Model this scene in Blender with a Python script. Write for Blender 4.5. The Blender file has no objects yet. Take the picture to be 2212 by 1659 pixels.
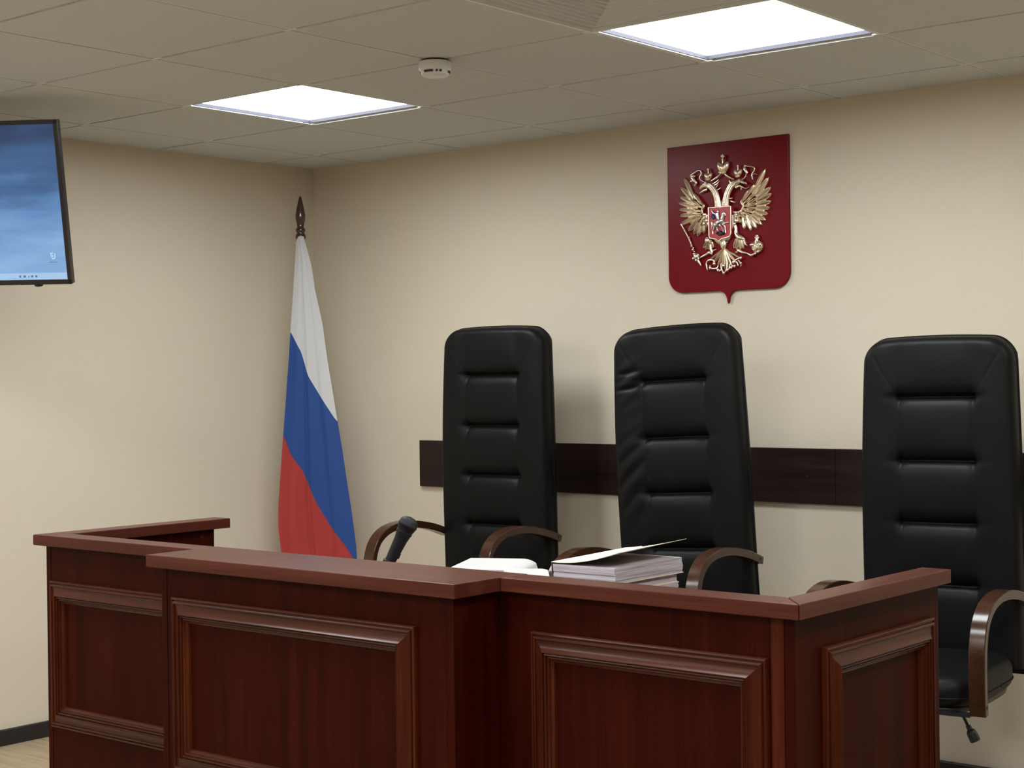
import bpy, bmesh, math, random
from math import sin, cos, pi, sqrt, exp, radians
from mathutils import Vector, Matrix

random.seed(7)
S = bpy.context.scene
COL = S.collection

# ------------------------------------------------------------------ camera
H = 2.3756                     # ceiling height
CAM = Vector((5.4759, -5.1798, H - 0.9802))
YAW, PIT, ROL = -0.6916, -0.0042, -0.0125
d = Vector((sin(YAW) * cos(PIT), cos(YAW) * cos(PIT), sin(PIT)))
r = Vector((cos(YAW), -sin(YAW), 0))
u = r.cross(d)
r2 = r * cos(ROL) + u * sin(ROL)
u2 = -r * sin(ROL) + u * cos(ROL)
cd = bpy.data.cameras.new('camera')
cam = bpy.data.objects.new('camera', cd)
COL.objects.link(cam)
m = Matrix((r2, u2, -d)).transposed().to_4x4()
m.translation = CAM
cam.matrix_world = m
cd.sensor_width = 36
cd.lens = 3469.5 / 2212 * 36
cd.clip_start = 0.05
S.camera = cam

# ------------------------------------------------------------------ world, exposure
w = bpy.data.worlds.new('world')
S.world = w
w.use_nodes = True
w.node_tree.nodes['Background'].inputs[0].default_value = (0.05, 0.05, 0.05, 1)
w.node_tree.nodes['Background'].inputs[1].default_value = 0.3
S.view_settings.view_transform = 'Standard'
S.view_settings.look = 'None'
S.view_settings.gamma = 1
S.view_settings.use_curve_mapping = False
S.view_settings.exposure = 0.0
LED_STRENGTH = 25.5             # the lit face of every ceiling panel
LED_COLOR = (0.93, 0.98, 1.0)
G = 0.6                        # ceiling grid module
GX, GY = 0.337, 0.3003         # first grid line from the left wall / the back wall
LED_TILES = [(1, 2), (4, 2), (7, 2), (1, 5), (4, 5), (7, 5), (1, 8), (4, 8), (7, 8), (4, 11), (1, 11), (7, 11)]  # panels in view come first, then unseen ones added to brighten the room
VENT_TILE = (4, 3)


# ------------------------------------------------------------------ material helpers
def new_mat(name, color, rough=0.5, metal=0.0, spec=None, coat=0.0):
    mt = bpy.data.materials.new(name)
    mt.use_nodes = True
    b = mt.node_tree.nodes['Principled BSDF']
    b.inputs['Base Color'].default_value = (*color, 1)
    b.inputs['Roughness'].default_value = rough
    b.inputs['Metallic'].default_value = metal
    if spec is not None:
        b.inputs['Specular IOR Level'].default_value = spec
    if coat:
        b.inputs['Coat Weight'].default_value = coat
        b.inputs['Coat Roughness'].default_value = 0.15
    return mt


def nt(mt):
    return mt.node_tree, mt.node_tree.nodes, mt.node_tree.links, mt.node_tree.nodes['Principled BSDF']


def noise_chain(mt, scale3, nscale=1.0, detail=4, rough=0.6):
    t, n, l, b = nt(mt)
    tc = n.new('ShaderNodeTexCoord')
    mp = n.new('ShaderNodeMapping')
    mp.inputs['Scale'].default_value = scale3
    l.new(tc.outputs['Object'], mp.inputs['Vector'])
    nz = n.new('ShaderNodeTexNoise')
    nz.inputs['Scale'].default_value = nscale
    nz.inputs['Detail'].default_value = detail
    nz.inputs['Roughness'].default_value = rough
    l.new(mp.outputs[0], nz.inputs['Vector'])
    return nz


def ramp(mt, src, stops):
    t, n, l, b = nt(mt)
    r_ = n.new('ShaderNodeValToRGB')
    e = r_.color_ramp.elements
    e[0].position, e[0].color = stops[0][0], (*stops[0][1], 1)
    e[1].position, e[1].color = stops[-1][0], (*stops[-1][1], 1)
    for p_, c_ in stops[1:-1]:
        x = e.new(p_)
        x.color = (*c_, 1)
    l.new(src, r_.inputs[0])
    return r_


def bump(mt, src, strength, dist=0.001):
    t, n, l, b = nt(mt)
    bp = n.new('ShaderNodeBump')
    bp.inputs['Strength'].default_value = strength
    bp.inputs['Distance'].default_value = dist
    l.new(src, bp.inputs['Height'])
    l.new(bp.outputs[0], b.inputs['Normal'])
    return bp


def wood(name, dark, mid, light, axis='z', rough=0.38, fine=420, coat=0.0, spec=0.25):
    """stained wood: long streaks along one axis with fine pores"""
    mt = new_mat(name, mid, rough, coat=coat, spec=spec)
    t, n, l, b = nt(mt)
    lo = fine / 14
    sc = {'z': (fine, fine, 6), 'x': (6, fine, fine), 'y': (fine, 6, fine)}[axis]
    sl = {'z': (lo, lo, 1.3), 'x': (1.3, lo, lo), 'y': (lo, 1.3, lo)}[axis]
    a = noise_chain(mt, sc, 1.0, 3, 0.7)
    c = noise_chain(mt, sl, 1.0, 4, 0.55)
    mx = n.new('ShaderNodeMix')
    mx.data_type = 'FLOAT'
    mx.inputs[0].default_value = 0.40
    l.new(c.outputs['Fac'], mx.inputs[2])
    l.new(a.outputs['Fac'], mx.inputs[3])
    rp = ramp(mt, mx.outputs[0], [(0.32, dark), (0.5, mid), (0.70, light)])
    l.new(rp.outputs[0], b.inputs['Base Color'])
    bump(mt, a.outputs['Fac'], 0.15, 0.0004)
    return mt


M = {}
# walls: woven vinyl paper, cream
mt = new_mat('cream_wallpaper', (0.60, 0.53, 0.405), 0.85)
t, n, l, b = nt(mt)
na = noise_chain(mt, (900, 900, 40), 1, 2)
nb = noise_chain(mt, (40, 40, 900), 1, 2)
nc = noise_chain(mt, (1.5, 1.5, 1.5), 1, 3)
ad = n.new('ShaderNodeMath')
ad.operation = 'ADD'
l.new(na.outputs['Fac'], ad.inputs[0])
l.new(nb.outputs['Fac'], ad.inputs[1])
rp = ramp(mt, ad.outputs[0], [(0.35, (0.565, 0.495, 0.385)), (0.65, (0.625, 0.555, 0.44))])
rp.color_ramp.elements[0].position = 0.2
ml = n.new('ShaderNodeMath')
ml.operation = 'MULTIPLY'
ml.inputs[1].default_value = 0.5
l.new(ad.outputs[0], ml.inputs[0])
l.new(ml.outputs[0], rp.inputs[0])
l.new(rp.outputs[0], b.inputs['Base Color'])
bump(mt, ad.outputs[0], 0.25, 0.0006)
M['wall'] = mt

mt = new_mat('ceiling_tile', (0.60, 0.575, 0.53), 0.9)
nz = noise_chain(mt, (160, 160, 160), 1, 4)
bump(mt, nz.outputs['Fac'], 0.35, 0.0012)
t, n, l, b = nt(mt)
rp = ramp(mt, nz.outputs['Fac'], [(0.35, (0.515, 0.535, 0.525)), (0.6, (0.575, 0.595, 0.585))])
l.new(rp.outputs[0], b.inputs['Base Color'])
M['tile'] = mt
M['grid'] = new_mat('ceiling_grid_steel', (0.68, 0.70, 0.68), 0.45)
M['white_plastic'] = new_mat('white_plastic', (0.70, 0.72, 0.72), 0.35)
M['vent_white'] = new_mat('vent_enamel', (0.52, 0.525, 0.51), 0.3)
M['slot_dark'] = new_mat('dark_slot', (0.03, 0.028, 0.03), 0.6)
M['led_frame'] = new_mat('led_frame', (0.030, 0.030, 0.040), 0.6, spec=0.1)
mt = new_mat('led_diffuser', (0.9, 0.9, 0.9), 0.5)
t, n, l, b = nt(mt)
b.inputs['Emission Color'].default_value = (*LED_COLOR, 1)
b.inputs['Emission Strength'].default_value = LED_STRENGTH
M['led'] = mt

M['floor'] = mt = new_mat('oak_laminate', (0.48, 0.36, 0.23), 0.45)
t, n, l, b = nt(mt)
br = n.new('ShaderNodeTexBrick')
br.inputs['Scale'].default_value = 1
br.inputs['Mortar Size'].default_value = 0.002
br.inputs['Brick Width'].default_value = 1.2
br.inputs['Row Height'].default_value = 0.19
br.inputs['Color1'].default_value = (0.43, 0.33, 0.215, 1)
br.inputs['Color2'].default_value = (0.35, 0.26, 0.165, 1)
br.inputs['Mortar'].default_value = (0.2, 0.14, 0.08, 1)
tc = n.new('ShaderNodeTexCoord')
l.new(tc.outputs['Object'], br.inputs['Vector'])
nz = noise_chain(mt, (2.5, 45, 1), 1, 5)
mx = n.new('ShaderNodeMix')
mx.data_type = 'RGBA'
mx.blend_type = 'OVERLAY'
mx.inputs[0].default_value = 0.6
l.new(br.outputs['Color'], mx.inputs[6])
l.new(nz.outputs['Fac'], mx.inputs[7])
l.new(mx.outputs[2], b.inputs['Base Color'])

M['panel'] = wood('mahogany_panel', (0.018, 0.0017, 0.0007), (0.029, 0.0028, 0.0009), (0.045, 0.0058, 0.0020), 'z', 0.45, spec=0.05)
M['post'] = wood('mahogany_post', (0.030, 0.0045, 0.0018), (0.055, 0.010, 0.0035), (0.095, 0.023, 0.008), 'z', 0.42, spec=0.06)
M['mould_h'] = wood('mahogany_moulding_horizontal', (0.024, 0.005, 0.0025), (0.050, 0.011, 0.005), (0.085, 0.024, 0.012), 'x', 0.28, spec=0.24)
M['mould_y'] = wood('mahogany_moulding_crosswise', (0.024, 0.005, 0.0025), (0.050, 0.011, 0.005), (0.085, 0.024, 0.012), 'y', 0.28, spec=0.24)
M['top_x'] = wood('mahogany_top_along', (0.040, 0.009, 0.005), (0.072, 0.017, 0.010), (0.11, 0.032, 0.019), 'x', 0.32, spec=0.14)
M['top_y'] = wood('mahogany_top_across', (0.040, 0.009, 0.005), (0.072, 0.017, 0.010), (0.11, 0.032, 0.019), 'y', 0.32, spec=0.14)
M['wenge'] = wood('wenge_board', (0.007, 0.0035, 0.0035), (0.016, 0.0075, 0.007), (0.03, 0.014, 0.013), 'x', 0.4)
M['baseboard'] = new_mat('black_brown_baseboard', (0.014, 0.011, 0.012), 0.4)
M['arm'] = wood('walnut_arm', (0.024, 0.009, 0.0045), (0.042, 0.016, 0.0075), (0.065, 0.027, 0.013), 'y', 0.22, 180, coat=0.25)
M['pole'] = new_mat('dark_lacquered_wood', (0.045, 0.018, 0.012), 0.2, coat=0.4)

mt = new_mat('black_leather', (0.0048, 0.0046, 0.0047), 0.45, spec=0.14)
t, n, l, b = nt(mt)
vo = n.new('ShaderNodeTexVoronoi')
vo.inputs['Scale'].default_value = 420
tc = n.new('ShaderNodeTexCoord')
l.new(tc.outputs['Object'], vo.inputs['Vector'])
bump(mt, vo.outputs['Distance'], 0.22, 0.0008)
M['leather'] = mt
M['black_plastic'] = new_mat('black_plastic', (0.012, 0.012, 0.013), 0.4)
M['bolt'] = new_mat('dark_bolt', (0.01, 0.008, 0.008), 0.5)
M['mic_body'] = new_mat('mic_body', (0.012, 0.0125, 0.015), 0.38, spec=0.25)
mt = new_mat('mic_grille', (0.012, 0.012, 0.014), 0.42, 0.1, spec=0.25)
t, n, l, b = nt(mt)
vo = n.new('ShaderNodeTexVoronoi')
vo.inputs['Scale'].default_value = 700
tc = n.new('ShaderNodeTexCoord')
l.new(tc.outputs['Object'], vo.inputs['Vector'])
bump(mt, vo.outputs['Distance'], 0.5, 0.001)
M['mic_grille'] = mt
M['silver'] = new_mat('silver_print', (0.62, 0.62, 0.64), 0.35)
M['paper'] = new_mat('paper', (0.50, 0.49, 0.475), 0.8)
mt = new_mat('page_edges', (0.66, 0.61, 0.63), 0.85)
nz = noise_chain(mt, (4, 4, 420), 1, 2)
t, n, l, b = nt(mt)
rp = ramp(mt, nz.outputs['Fac'], [(0.38, (0.34, 0.30, 0.33)), (0.55, (0.53, 0.485, 0.515))])
l.new(rp.outputs[0], b.inputs['Base Color'])
M['pages'] = mt
M['cover'] = new_mat('card_cover', (0.74, 0.68, 0.56), 0.65)
M['spine'] = new_mat('grey_spine', (0.12, 0.105, 0.10), 0.7)


def cloth(name, col):
    mt_ = new_mat(name, col, 0.6)
    t_, n_, l_, b_ = nt(mt_)
    b_.inputs['Sheen Weight'].default_value = 0.15
    # thin fabric: part of the light passes through
    tr = n_.new('ShaderNodeBsdfTranslucent')
    tr.inputs['Color'].default_value = (*col, 1)
    ms = n_.new('ShaderNodeMixShader')
    ms.inputs[0].default_value = 0.25
    out = n_['Material Output']
    l_.new(b_.outputs[0], ms.inputs[1])
    l_.new(tr.outputs[0], ms.inputs[2])
    l_.new(ms.outputs[0], out.inputs['Surface'])
    return mt_


M['flag_white'] = cloth('flag_white', (0.66, 0.67, 0.69))
M['flag_blue'] = cloth('flag_blue', (0.010, 0.062, 0.28))
M['flag_red'] = cloth('flag_red', (0.42, 0.032, 0.028))

M['tv_body'] = new_mat('tv_gloss_black', (0.012, 0.010, 0.012), 0.22)
mt = new_mat('tv_screen', (0.01, 0.01, 0.01), 0.25)
t, n, l, b = nt(mt)
tc = n.new('ShaderNodeTexCoord')
sp = n.new('ShaderNodeSeparateXYZ')
l.new(tc.outputs['Object'], sp.inputs[0])
nz = noise_chain(mt, (1.6, 1, 7), 1, 4, 0.5)
ma = n.new('ShaderNodeMath')
ma.operation = 'MULTIPLY_ADD'          # height on the screen -> cloud picture of the desktop
ma.inputs[1].default_value = -1.55
ma.inputs[2].default_value = 0.13
l.new(sp.outputs['Z'], ma.inputs[0])
ma2 = n.new('ShaderNodeMath')
ma2.operation = 'ADD'
l.new(ma.outputs[0], ma2.inputs[0])
l.new(nz.outputs['Fac'], ma2.inputs[1])
rp = ramp(mt, ma2.outputs[0], [(0.25, (0.016, 0.045, 0.13)), (0.5, (0.045, 0.125, 0.29)), (0.68, (0.12, 0.27, 0.54)), (1.0, (0.27, 0.47, 0.78))])
l.new(rp.outputs[0], b.inputs['Emission Color'])
b.inputs['Emission Strength'].default_value = 0.95
M['screen'] = mt


def emit(name, col, s):
    mt_ = new_mat(name, (0.01, 0.01, 0.01), 0.4)
    b_ = mt_.node_tree.nodes['Principled BSDF']
    b_.inputs['Emission Color'].default_value = (*col, 1)
    b_.inputs['Emission Strength'].default_value = s
    return mt_


M['taskbar'] = emit('screen_taskbar', (0.36, 0.56, 0.80), 1)
M['icon_dark'] = emit('screen_icon_dark', (0.09, 0.16, 0.28), 1)
M['icon_light'] = emit('screen_icon_light', (0.50, 0.74, 0.90), 1)

M['plate_red'] = new_mat('shield_red_lacquer', (0.150, 0.0035, 0.008), 0.3, spec=0.12)
M['gold'] = new_mat('pale_gold', (0.93, 0.82, 0.67), 0.27, 1.0)
M['enamel_red'] = new_mat('enamel_red', (0.42, 0.03, 0.035), 0.3)
M['silver_metal'] = new_mat('silver_metal', (0.82, 0.83, 0.87), 0.25, 1.0)
M['enamel_blue'] = new_mat('enamel_blue', (0.012, 0.03, 0.12), 0.3)
M['enamel_black'] = new_mat('enamel_black', (0.012, 0.01, 0.012), 0.3)


# ------------------------------------------------------------------ mesh helpers
def link(name, bm, mat, parent=None, smooth=False, angle=None, bevel=None, loc=None, recalc=True):
    if recalc:
        bmesh.ops.recalc_face_normals(bm, faces=bm.faces[:])
    me = bpy.data.meshes.new(name)
    bm.to_mesh(me)
    bm.free()
    mats = mat if isinstance(mat, (list, tuple)) else [mat]
    for k in mats:
        me.materials.append(M[k] if isinstance(k, str) else k)
    if smooth or angle:
        for p_ in me.polygons:
            p_.use_smooth = True
        if angle:
            me.set_sharp_from_angle(angle=radians(angle))
    o = bpy.data.objects.new(name, me)
    COL.objects.link(o)
    if parent:
        o.parent = parent
    if loc is not None:
        o.location = loc
    if bevel:
        md = o.modifiers.new('bevel', 'BEVEL')
        md.width = bevel
        md.segments = 2
        md.limit_method = 'ANGLE'
    return o


def tag(o, label=None, cat=None, group=None, kind=None):
    if label: o['label'] = label
    if cat: o['category'] = cat
    if group: o['group'] = group
    if kind: o['kind'] = kind
    return o


def thing(name, label, cat, loc=(0, 0, 0), rot=0.0, group=None):
    o = bpy.data.objects.new(name, None)
    o.empty_display_size = 0.1
    COL.objects.link(o)
    o.location = loc
    o.rotation_euler = (0, 0, rot)
    return tag(o, label, cat, group)


def box(bm, x0, x1, y0, y1, z0, z1, mi=0, mat=None):
    vs = [bm.verts.new((x, y, z)) for z in (z0, z1) for y in (y0, y1) for x in (x0, x1)]
    if mat is not None:
        for v in vs: v.co = mat @ v.co
    fs = []
    for f in ((0, 2, 3, 1), (4, 5, 7, 6), (0, 1, 5, 4), (2, 6, 7, 3), (0, 4, 6, 2), (1, 3, 7, 5)):
        fc = bm.faces.new([vs[i] for i in f])
        fc.material_index = mi
        fs.append(fc)
    return vs


def lathe(bm, prof, seg=32, mat=None, mi=0, cap=True):
    """profile [(radius, z)] turned about z"""
    rings = []
    for rr, z in prof:
        ring = []
        for k in range(seg):
            a = 2 * pi * k / seg
            v = bm.verts.new((rr * cos(a), rr * sin(a), z))
            if mat is not None: v.co = mat @ v.co
            ring.append(v)
        rings.append(ring)
    for a, b_ in zip(rings, rings[1:]):
        for k in range(seg):
            f = bm.faces.new((a[k], a[(k + 1) % seg], b_[(k + 1) % seg], b_[k]))
            f.material_index = mi
    if cap:
        for ring, rev in ((rings[0], True), (rings[-1], False)):
            f = bm.faces.new(ring[::-1] if rev else ring)
            f.material_index = mi


def tube(bm, pts, rad, seg=10, flat=None, up=Vector((0, 0, 1)), mi=0):
    """sweep an ellipse along pts; rad number or list; flat = (a,b) scale of side / up axis"""
    pts = [Vector(p_) for p_ in pts]
    n_ = len(pts)
    rads = rad if isinstance(rad, (list, tuple)) else [rad] * n_
    rings = []
    for i, p_ in enumerate(pts):
        tg = (pts[min(i + 1, n_ - 1)] - pts[max(i - 1, 0)]).normalized()
        sd = tg.cross(up)
        if sd.length < 1e-4: sd = tg.cross(Vector((1, 0, 0)))
        sd.normalize()
        nn = sd.cross(tg).normalized()
        fa, fb = flat if flat else (1, 1)
        rings.append([bm.verts.new(p_ + sd * cos(2 * pi * k / seg) * rads[i] * fa + nn * sin(2 * pi * k / seg) * rads[i] * fb) for k in range(seg)])
    for a, b_ in zip(rings, rings[1:]):
        for k in range(seg):
            f = bm.faces.new((a[k], a[(k + 1) % seg], b_[(k + 1) % seg], b_[k]))
            f.material_index = mi
    f = bm.faces.new(rings[0][::-1]); f.material_index = mi
    f = bm.faces.new(rings[-1]); f.material_index = mi


def smooth_path(pts, n_=8):
    """Catmull-Rom through pts"""
    pts = [Vector(p_) for p_ in pts]
    out = []
    for i in range(len(pts) - 1):
        p0 = pts[max(i - 1, 0)]; p1 = pts[i]; p2 = pts[i + 1]; p3 = pts[min(i + 2, len(pts) - 1)]
        for k in range(n_):
            t_ = k / n_
            out.append(0.5 * ((2 * p1) + (p2 - p0) * t_ + (2 * p0 - 5 * p1 + 4 * p2 - p3) * t_ * t_ + (-p0 + 3 * p1 - 3 * p2 + p3) * t_ ** 3))
    out.append(pts[-1])
    return out


def copy_tree(o, parent=None):
    c = o.copy()
    COL.objects.link(c)
    c.parent = parent
    for ch in [x for x in bpy.data.objects if x.parent == o]:
        copy_tree(ch, c)
    return c


# ------------------------------------------------------------------ room shell
RX, RY = 7.4, -8.4
def wall(name, *b_):
    bm = bmesh.new(); box(bm, *b_)
    return tag(link(name, bm, 'wall'), kind='structure')
wall('wall_back', -0.12, RX + 0.12, 0, 0.12, 0, H + 0.1)
wall('wall_left', -0.12, 0, RY, 0, 0, H + 0.1)
wall('wall_right', RX, RX + 0.12, RY, 0, 0, H + 0.1)
wall('wall_front', -0.12, RX + 0.12, RY - 0.12, RY, 0, H + 0.1)
bm = bmesh.new(); box(bm, -0.12, RX + 0.12, RY - 0.12, 0.12, -0.1, 0)
tag(link('floor', bm, 'floor'), kind='structure')

def bb(name, *b_):
    bm = bmesh.new(); box(bm, *b_)
    tag(link(name, bm, 'baseboard', bevel=0.004), kind='structure')
bb('baseboard_back', 0, RX, -0.018, 0, 0, 0.062)
bb('baseboard_left', 0, 0.018, RY, -0.018, 0, 0.062)
bb('baseboard_right', RX - 0.018, RX, RY, -0.018, 0, 0.062)
bb('baseboard_front', 0.018, RX - 0.018, RY, RY + 0.018, 0, 0.062)

# suspended ceiling: tiles drop a little below the steel grid
bm = bmesh.new()
TD = 0.005                     # tile face below the grid face
GAP = 0.0065
GAPX = 0.0050
box(bm, -0.12, RX + 0.12, RY - 0.12, 0.12, H + 0.030, H + 0.10, 1)
xs = [0.0] + [GX + G * i for i in range(int((RX - GX) / G) + 1)] + [RX]
ys = [0.0] + [-(GY + G * j) for j in range(int((-RY - GY) / G) + 1)] + [RY]
for i in range(len(xs) - 1):
    for j in range(len(ys) - 1):
        # tile index as counted from the first grid lines: i-1 = column, j = row number J..J+1
        key = (i - 1, j)
        if key in LED_TILES or key == VENT_TILE:
            continue
        x0, x1, y1, y0 = xs[i], xs[i + 1], ys[j], ys[j + 1]
        gx0 = GAPX if i > 0 else 0.0
        gx1 = GAPX if i < len(xs) - 2 else 0.0
        gy1 = GAP if j > 0 else 0.0
        gy0 = GAP if j < len(ys) - 2 else 0.0
        dz = random.uniform(-0.0006, 0.0006)
        box(bm, x0 + gx0, x1 - gx1, y0 + gy0, y1 - gy1, H + dz, H + TD + 0.012, 0)
for x in xs[1:-1]:
    box(bm, x - 0.012, x + 0.012, RY, 0, H + 0.0018, H + TD + 0.008, 1)
for y in ys[1:-1]:
    box(bm, 0, RX, y - 0.012, y + 0.012, H + 0.0085, H + TD + 0.010, 1)
# small proud crossings of the grid
for x in xs[1:-1]:
    for y in ys[1:-1]:
        box(bm, x - 0.026, x + 0.026, y - 0.0062, y + 0.0062, H + 0.0005, H + TD + 0.004, 1)
tag(link('ceiling', bm, ['tile', 'grid']), kind='structure')


def tile_rect(i, J):
    x0 = GX + G * i
    y1 = -(GY + G * (J - 1))
    return x0, x0 + G, y1 - G, y1


# ------------------------------------------------------------------ ceiling lights
def make_light():
    t_ = thing('ceiling_light', '', 'light')
    bm = bmesh.new()
    a, b_ = 0.2872, 0.2835
    zz, zt = 0.0048, 0.026       # lip hanging inside the grid opening, diffuser recessed above it
    for x0, x1, y0, y1 in ((-a, a, b_, a), (-a, a, -a, -b_), (-a, -b_, -b_, b_), (b_, a, -b_, b_)):
        box(bm, x0, x1, y0, y1, zz, zt)
    link('frame', bm, 'led_frame', t_)
    bm = bmesh.new()
    box(bm, -b_, b_, -b_, b_, 0.0165, zt)
    link('diffuser', bm, 'led', t_)
    return t_
seen = {(1, 2): 'square white LED ceiling panel on the left, glowing above the flag corner',
        (4, 2): 'large glowing square LED ceiling panel on the right, beside the air vent'}
added_fill = {(7, 2): 'unseen fill-light ceiling panel added nearest the right wall, in line with the panels by the bench',  # panels out of view, added along the grid as fill light
         (1, 5): 'unseen fill-light ceiling panel added by the left wall, in front of the judges bench',
         (4, 5): 'unseen fill-light ceiling panel added just above the frame, in front of the bench',
         (7, 5): 'unseen fill-light ceiling panel added above and right of the camera',
         (1, 8): 'unseen fill-light ceiling panel added by the left wall, level with the camera',
         (4, 8): 'unseen fill-light ceiling panel added in the middle of the ceiling, left of the camera',
         (7, 8): 'unseen fill-light ceiling panel added right behind the camera',
         (1, 11): 'unseen fill-light ceiling panel added in the far left rear corner of the room',
         (4, 11): 'unseen fill-light ceiling panel added in the middle by the front wall',
         (7, 11): 'unseen fill-light ceiling panel added in the rear right corner of the room'}
lp = None
for k in LED_TILES:
    o = make_light() if lp is None else copy_tree(lp)
    lp = lp or o
    x0, x1, y0, y1 = tile_rect(*k)
    o.location = ((x0 + x1) / 2, (y0 + y1) / 2, H)
    o['label'] = seen.get(k) or added_fill[k]
    o['group'] = 'square LED ceiling panels'

# ------------------------------------------------------------------ ceiling vent (nested square vanes)
x0, x1, y0, y1 = tile_rect(*VENT_TILE)
vt = thing('ceiling_vent', 'square air diffuser with nested square vanes in the ceiling beside the bright right panel', 'vent', ((x0 + x1) / 2, (y0 + y1) / 2, H))
def ring_box(bm, a1, a0, z0, z1):
    """square ring between half-sizes a0 < a1"""
    for x0, x1, y0, y1 in ((-a1, a1, a0, a1), (-a1, a1, -a1, -a0), (-a1, -a0, -a0, a0), (a0, a1, -a0, a0)):
        box(bm, x0, x1, y0, y1, z0, z1)
bm = bmesh.new()
ring_box(bm, 0.297, 0.287, -0.004, 0.012)
link('frame', bm, 'white_plastic', vt)
bm = bmesh.new()
ring_box(bm, 0.287, 0.252, 0.006, 0.012)
for k in range(9):               # stepped plate, deeper towards the middle
    ring_box(bm, 0.252 - 0.026 * k, max(0.252 - 0.026 * (k + 1), 0.001), 0.006 + 0.0008 * (k + 1), 0.0175)
link('face_plate', bm, 'vent_white', vt)
for k in range(9):
    bm = bmesh.new()
    q_ = 0.252 - 0.026 * k
    ring_box(bm, q_ + 0.001, q_ - 0.0015, -0.0005 + 0.0008 * k, 0.0068 + 0.0008 * k)
    link('vane', bm, 'white_plastic', vt)
bm = bmesh.new(); box(bm, -0.29, 0.29, -0.29, 0.29, 0.0195, 0.0295)
link('duct_plate', bm, 'vent_white', vt)

# ------------------------------------------------------------------ smoke detector
sd = thing('smoke_detector', 'small round white smoke detector on the ceiling between the two lit panels', 'smoke detector', (2.143, -1.507, H))
bm = bmesh.new(); lathe(bm, [(0.042, 0.0), (0.042, -0.006)], 40)
link('base', bm, 'slot_dark', sd, angle=40)
bm = bmesh.new()
lathe(bm, [(0.049, -0.006), (0.0505, -0.008), (0.0505, -0.028), (0.048, -0.033), (0.045, -0.036), (0.043, -0.046), (0.036, -0.051), (0.0, -0.052)][:-1] + [(0.001, -0.052)], 48)
link('cover', bm, 'white_plastic', sd, angle=35)
for a0, a1 in ((-88, -48), (-38, -30), (-24, -14), (20, 60), (75, 120), (135, 180), (190, 235)):
    bm = bmesh.new()
    a0, a1 = radians(a0 - 8), radians(a1 - 8)
    ns = 6
    inner, outer = [], []
    for k in range(ns + 1):
        a = a0 + (a1 - a0) * k / ns
        for z, lst, rr in ((-0.0425, inner, 0.0452), (-0.036, outer, 0.0472)):
            lst.append((bm.verts.new((rr * cos(a), rr * sin(a), z)), bm.verts.new(((rr - 0.004) * cos(a), (rr - 0.004) * sin(a), z))))
    for k in range(ns):
        bm.faces.new((inner[k][0], inner[k + 1][0], outer[k + 1][0], outer[k][0]))
        bm.faces.new((inner[k][0], inner[k][1], inner[k + 1][1], inner[k + 1][0]))
        bm.faces.new((outer[k][0], outer[k + 1][0], outer[k + 1][1], outer[k][1]))
    link('air_slot', bm, 'slot_dark', sd)

# ------------------------------------------------------------------ dark boards along the back wall
bx = [0.669, 1.687, 2.698, 3.70, 4.70]
for k in range(4):
    bm = bmesh.new()
    box(bm, bx[k] + 0.0009, bx[k + 1] - 0.0009, -0.018, 0, 0.924, 1.124)
    o = tag(link('trim_%d' % (k + 1), bm, 'wenge', bevel=0.0012), kind='structure')
    for x in (bx[k] + 0.90,):
        bm = bmesh.new()
        lathe(bm, [(0.006, 0), (0.006, 0.0012), (0.004, 0.0018)], 16, Matrix.Translation((x, -0.018, 1.02)) @ Matrix.Rotation(pi / 2, 4, 'X'))
        link('screw_cap', bm, 'wenge', o)

# ------------------------------------------------------------------ judges bench
bench = thing('judges_bench', 'long mahogany judges bench with moulded panels and raised centre front', 'bench', (2.65, -2.1, 0))
BX, BY = 2.65, -2.1
ZT, TH = 0.95, 0.031
ZB = ZT - TH
def bpart(name, mat, *b_, bevel=0.0015, parent=None, label=None):
    bm = bmesh.new()
    box(bm, b_[0] - BX, b_[1] - BX, b_[2] - BY, b_[3] - BY, b_[4], b_[5])
    o = link(name, bm, mat, parent or bench, bevel=bevel)
    if label: o['label'] = label
    return o
def prism(name, mat, poly, z0, z1, bevel=0.002):
    bm = bmesh.new()
    lo = [bm.verts.new((x - BX, y - BY, z0)) for x, y in poly]
    hi = [bm.verts.new((x - BX, y - BY, z1)) for x, y in poly]
    bm.faces.new(lo[::-1]); bm.faces.new(hi)
    k = len(poly)
    for i in range(k):
        bm.faces.new((lo[i], lo[(i + 1) % k], hi[(i + 1) % k], hi[i]))
    return link(name, bm, mat, bench, bevel=bevel)

# rails (countertop) with mitred corners
prism('top_rail', 'top_y', [(1.370, -2.442), (1.448, -2.364), (1.448, -1.756), (1.370, -1.756)], ZB, ZT)
prism('top_rail', 'top_x', [(1.371, -2.4425), (2.1065, -2.4425), (2.1065, -2.364), (1.4490, -2.364)], ZB, ZT)
prism('top_rail', 'top_x', [(2.108, -2.600), (3.171, -2.600), (3.171, -2.4495), (3.185, -2.365), (2.108, -2.365)], ZB - 0.0005, ZT + 0.0005)
prism('top_rail', 'top_x', [(3.1735, -2.448), (3.924, -2.448), (3.852, -2.367), (3.187, -2.367)], ZB, ZT)
prism('top_rail', 'top_y', [(3.925, -2.447), (3.925, -1.762), (3.854, -1.762), (3.854, -2.366)], ZB, ZT)

FL, FC, FR = -2.415, -2.572, -2.420
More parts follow.
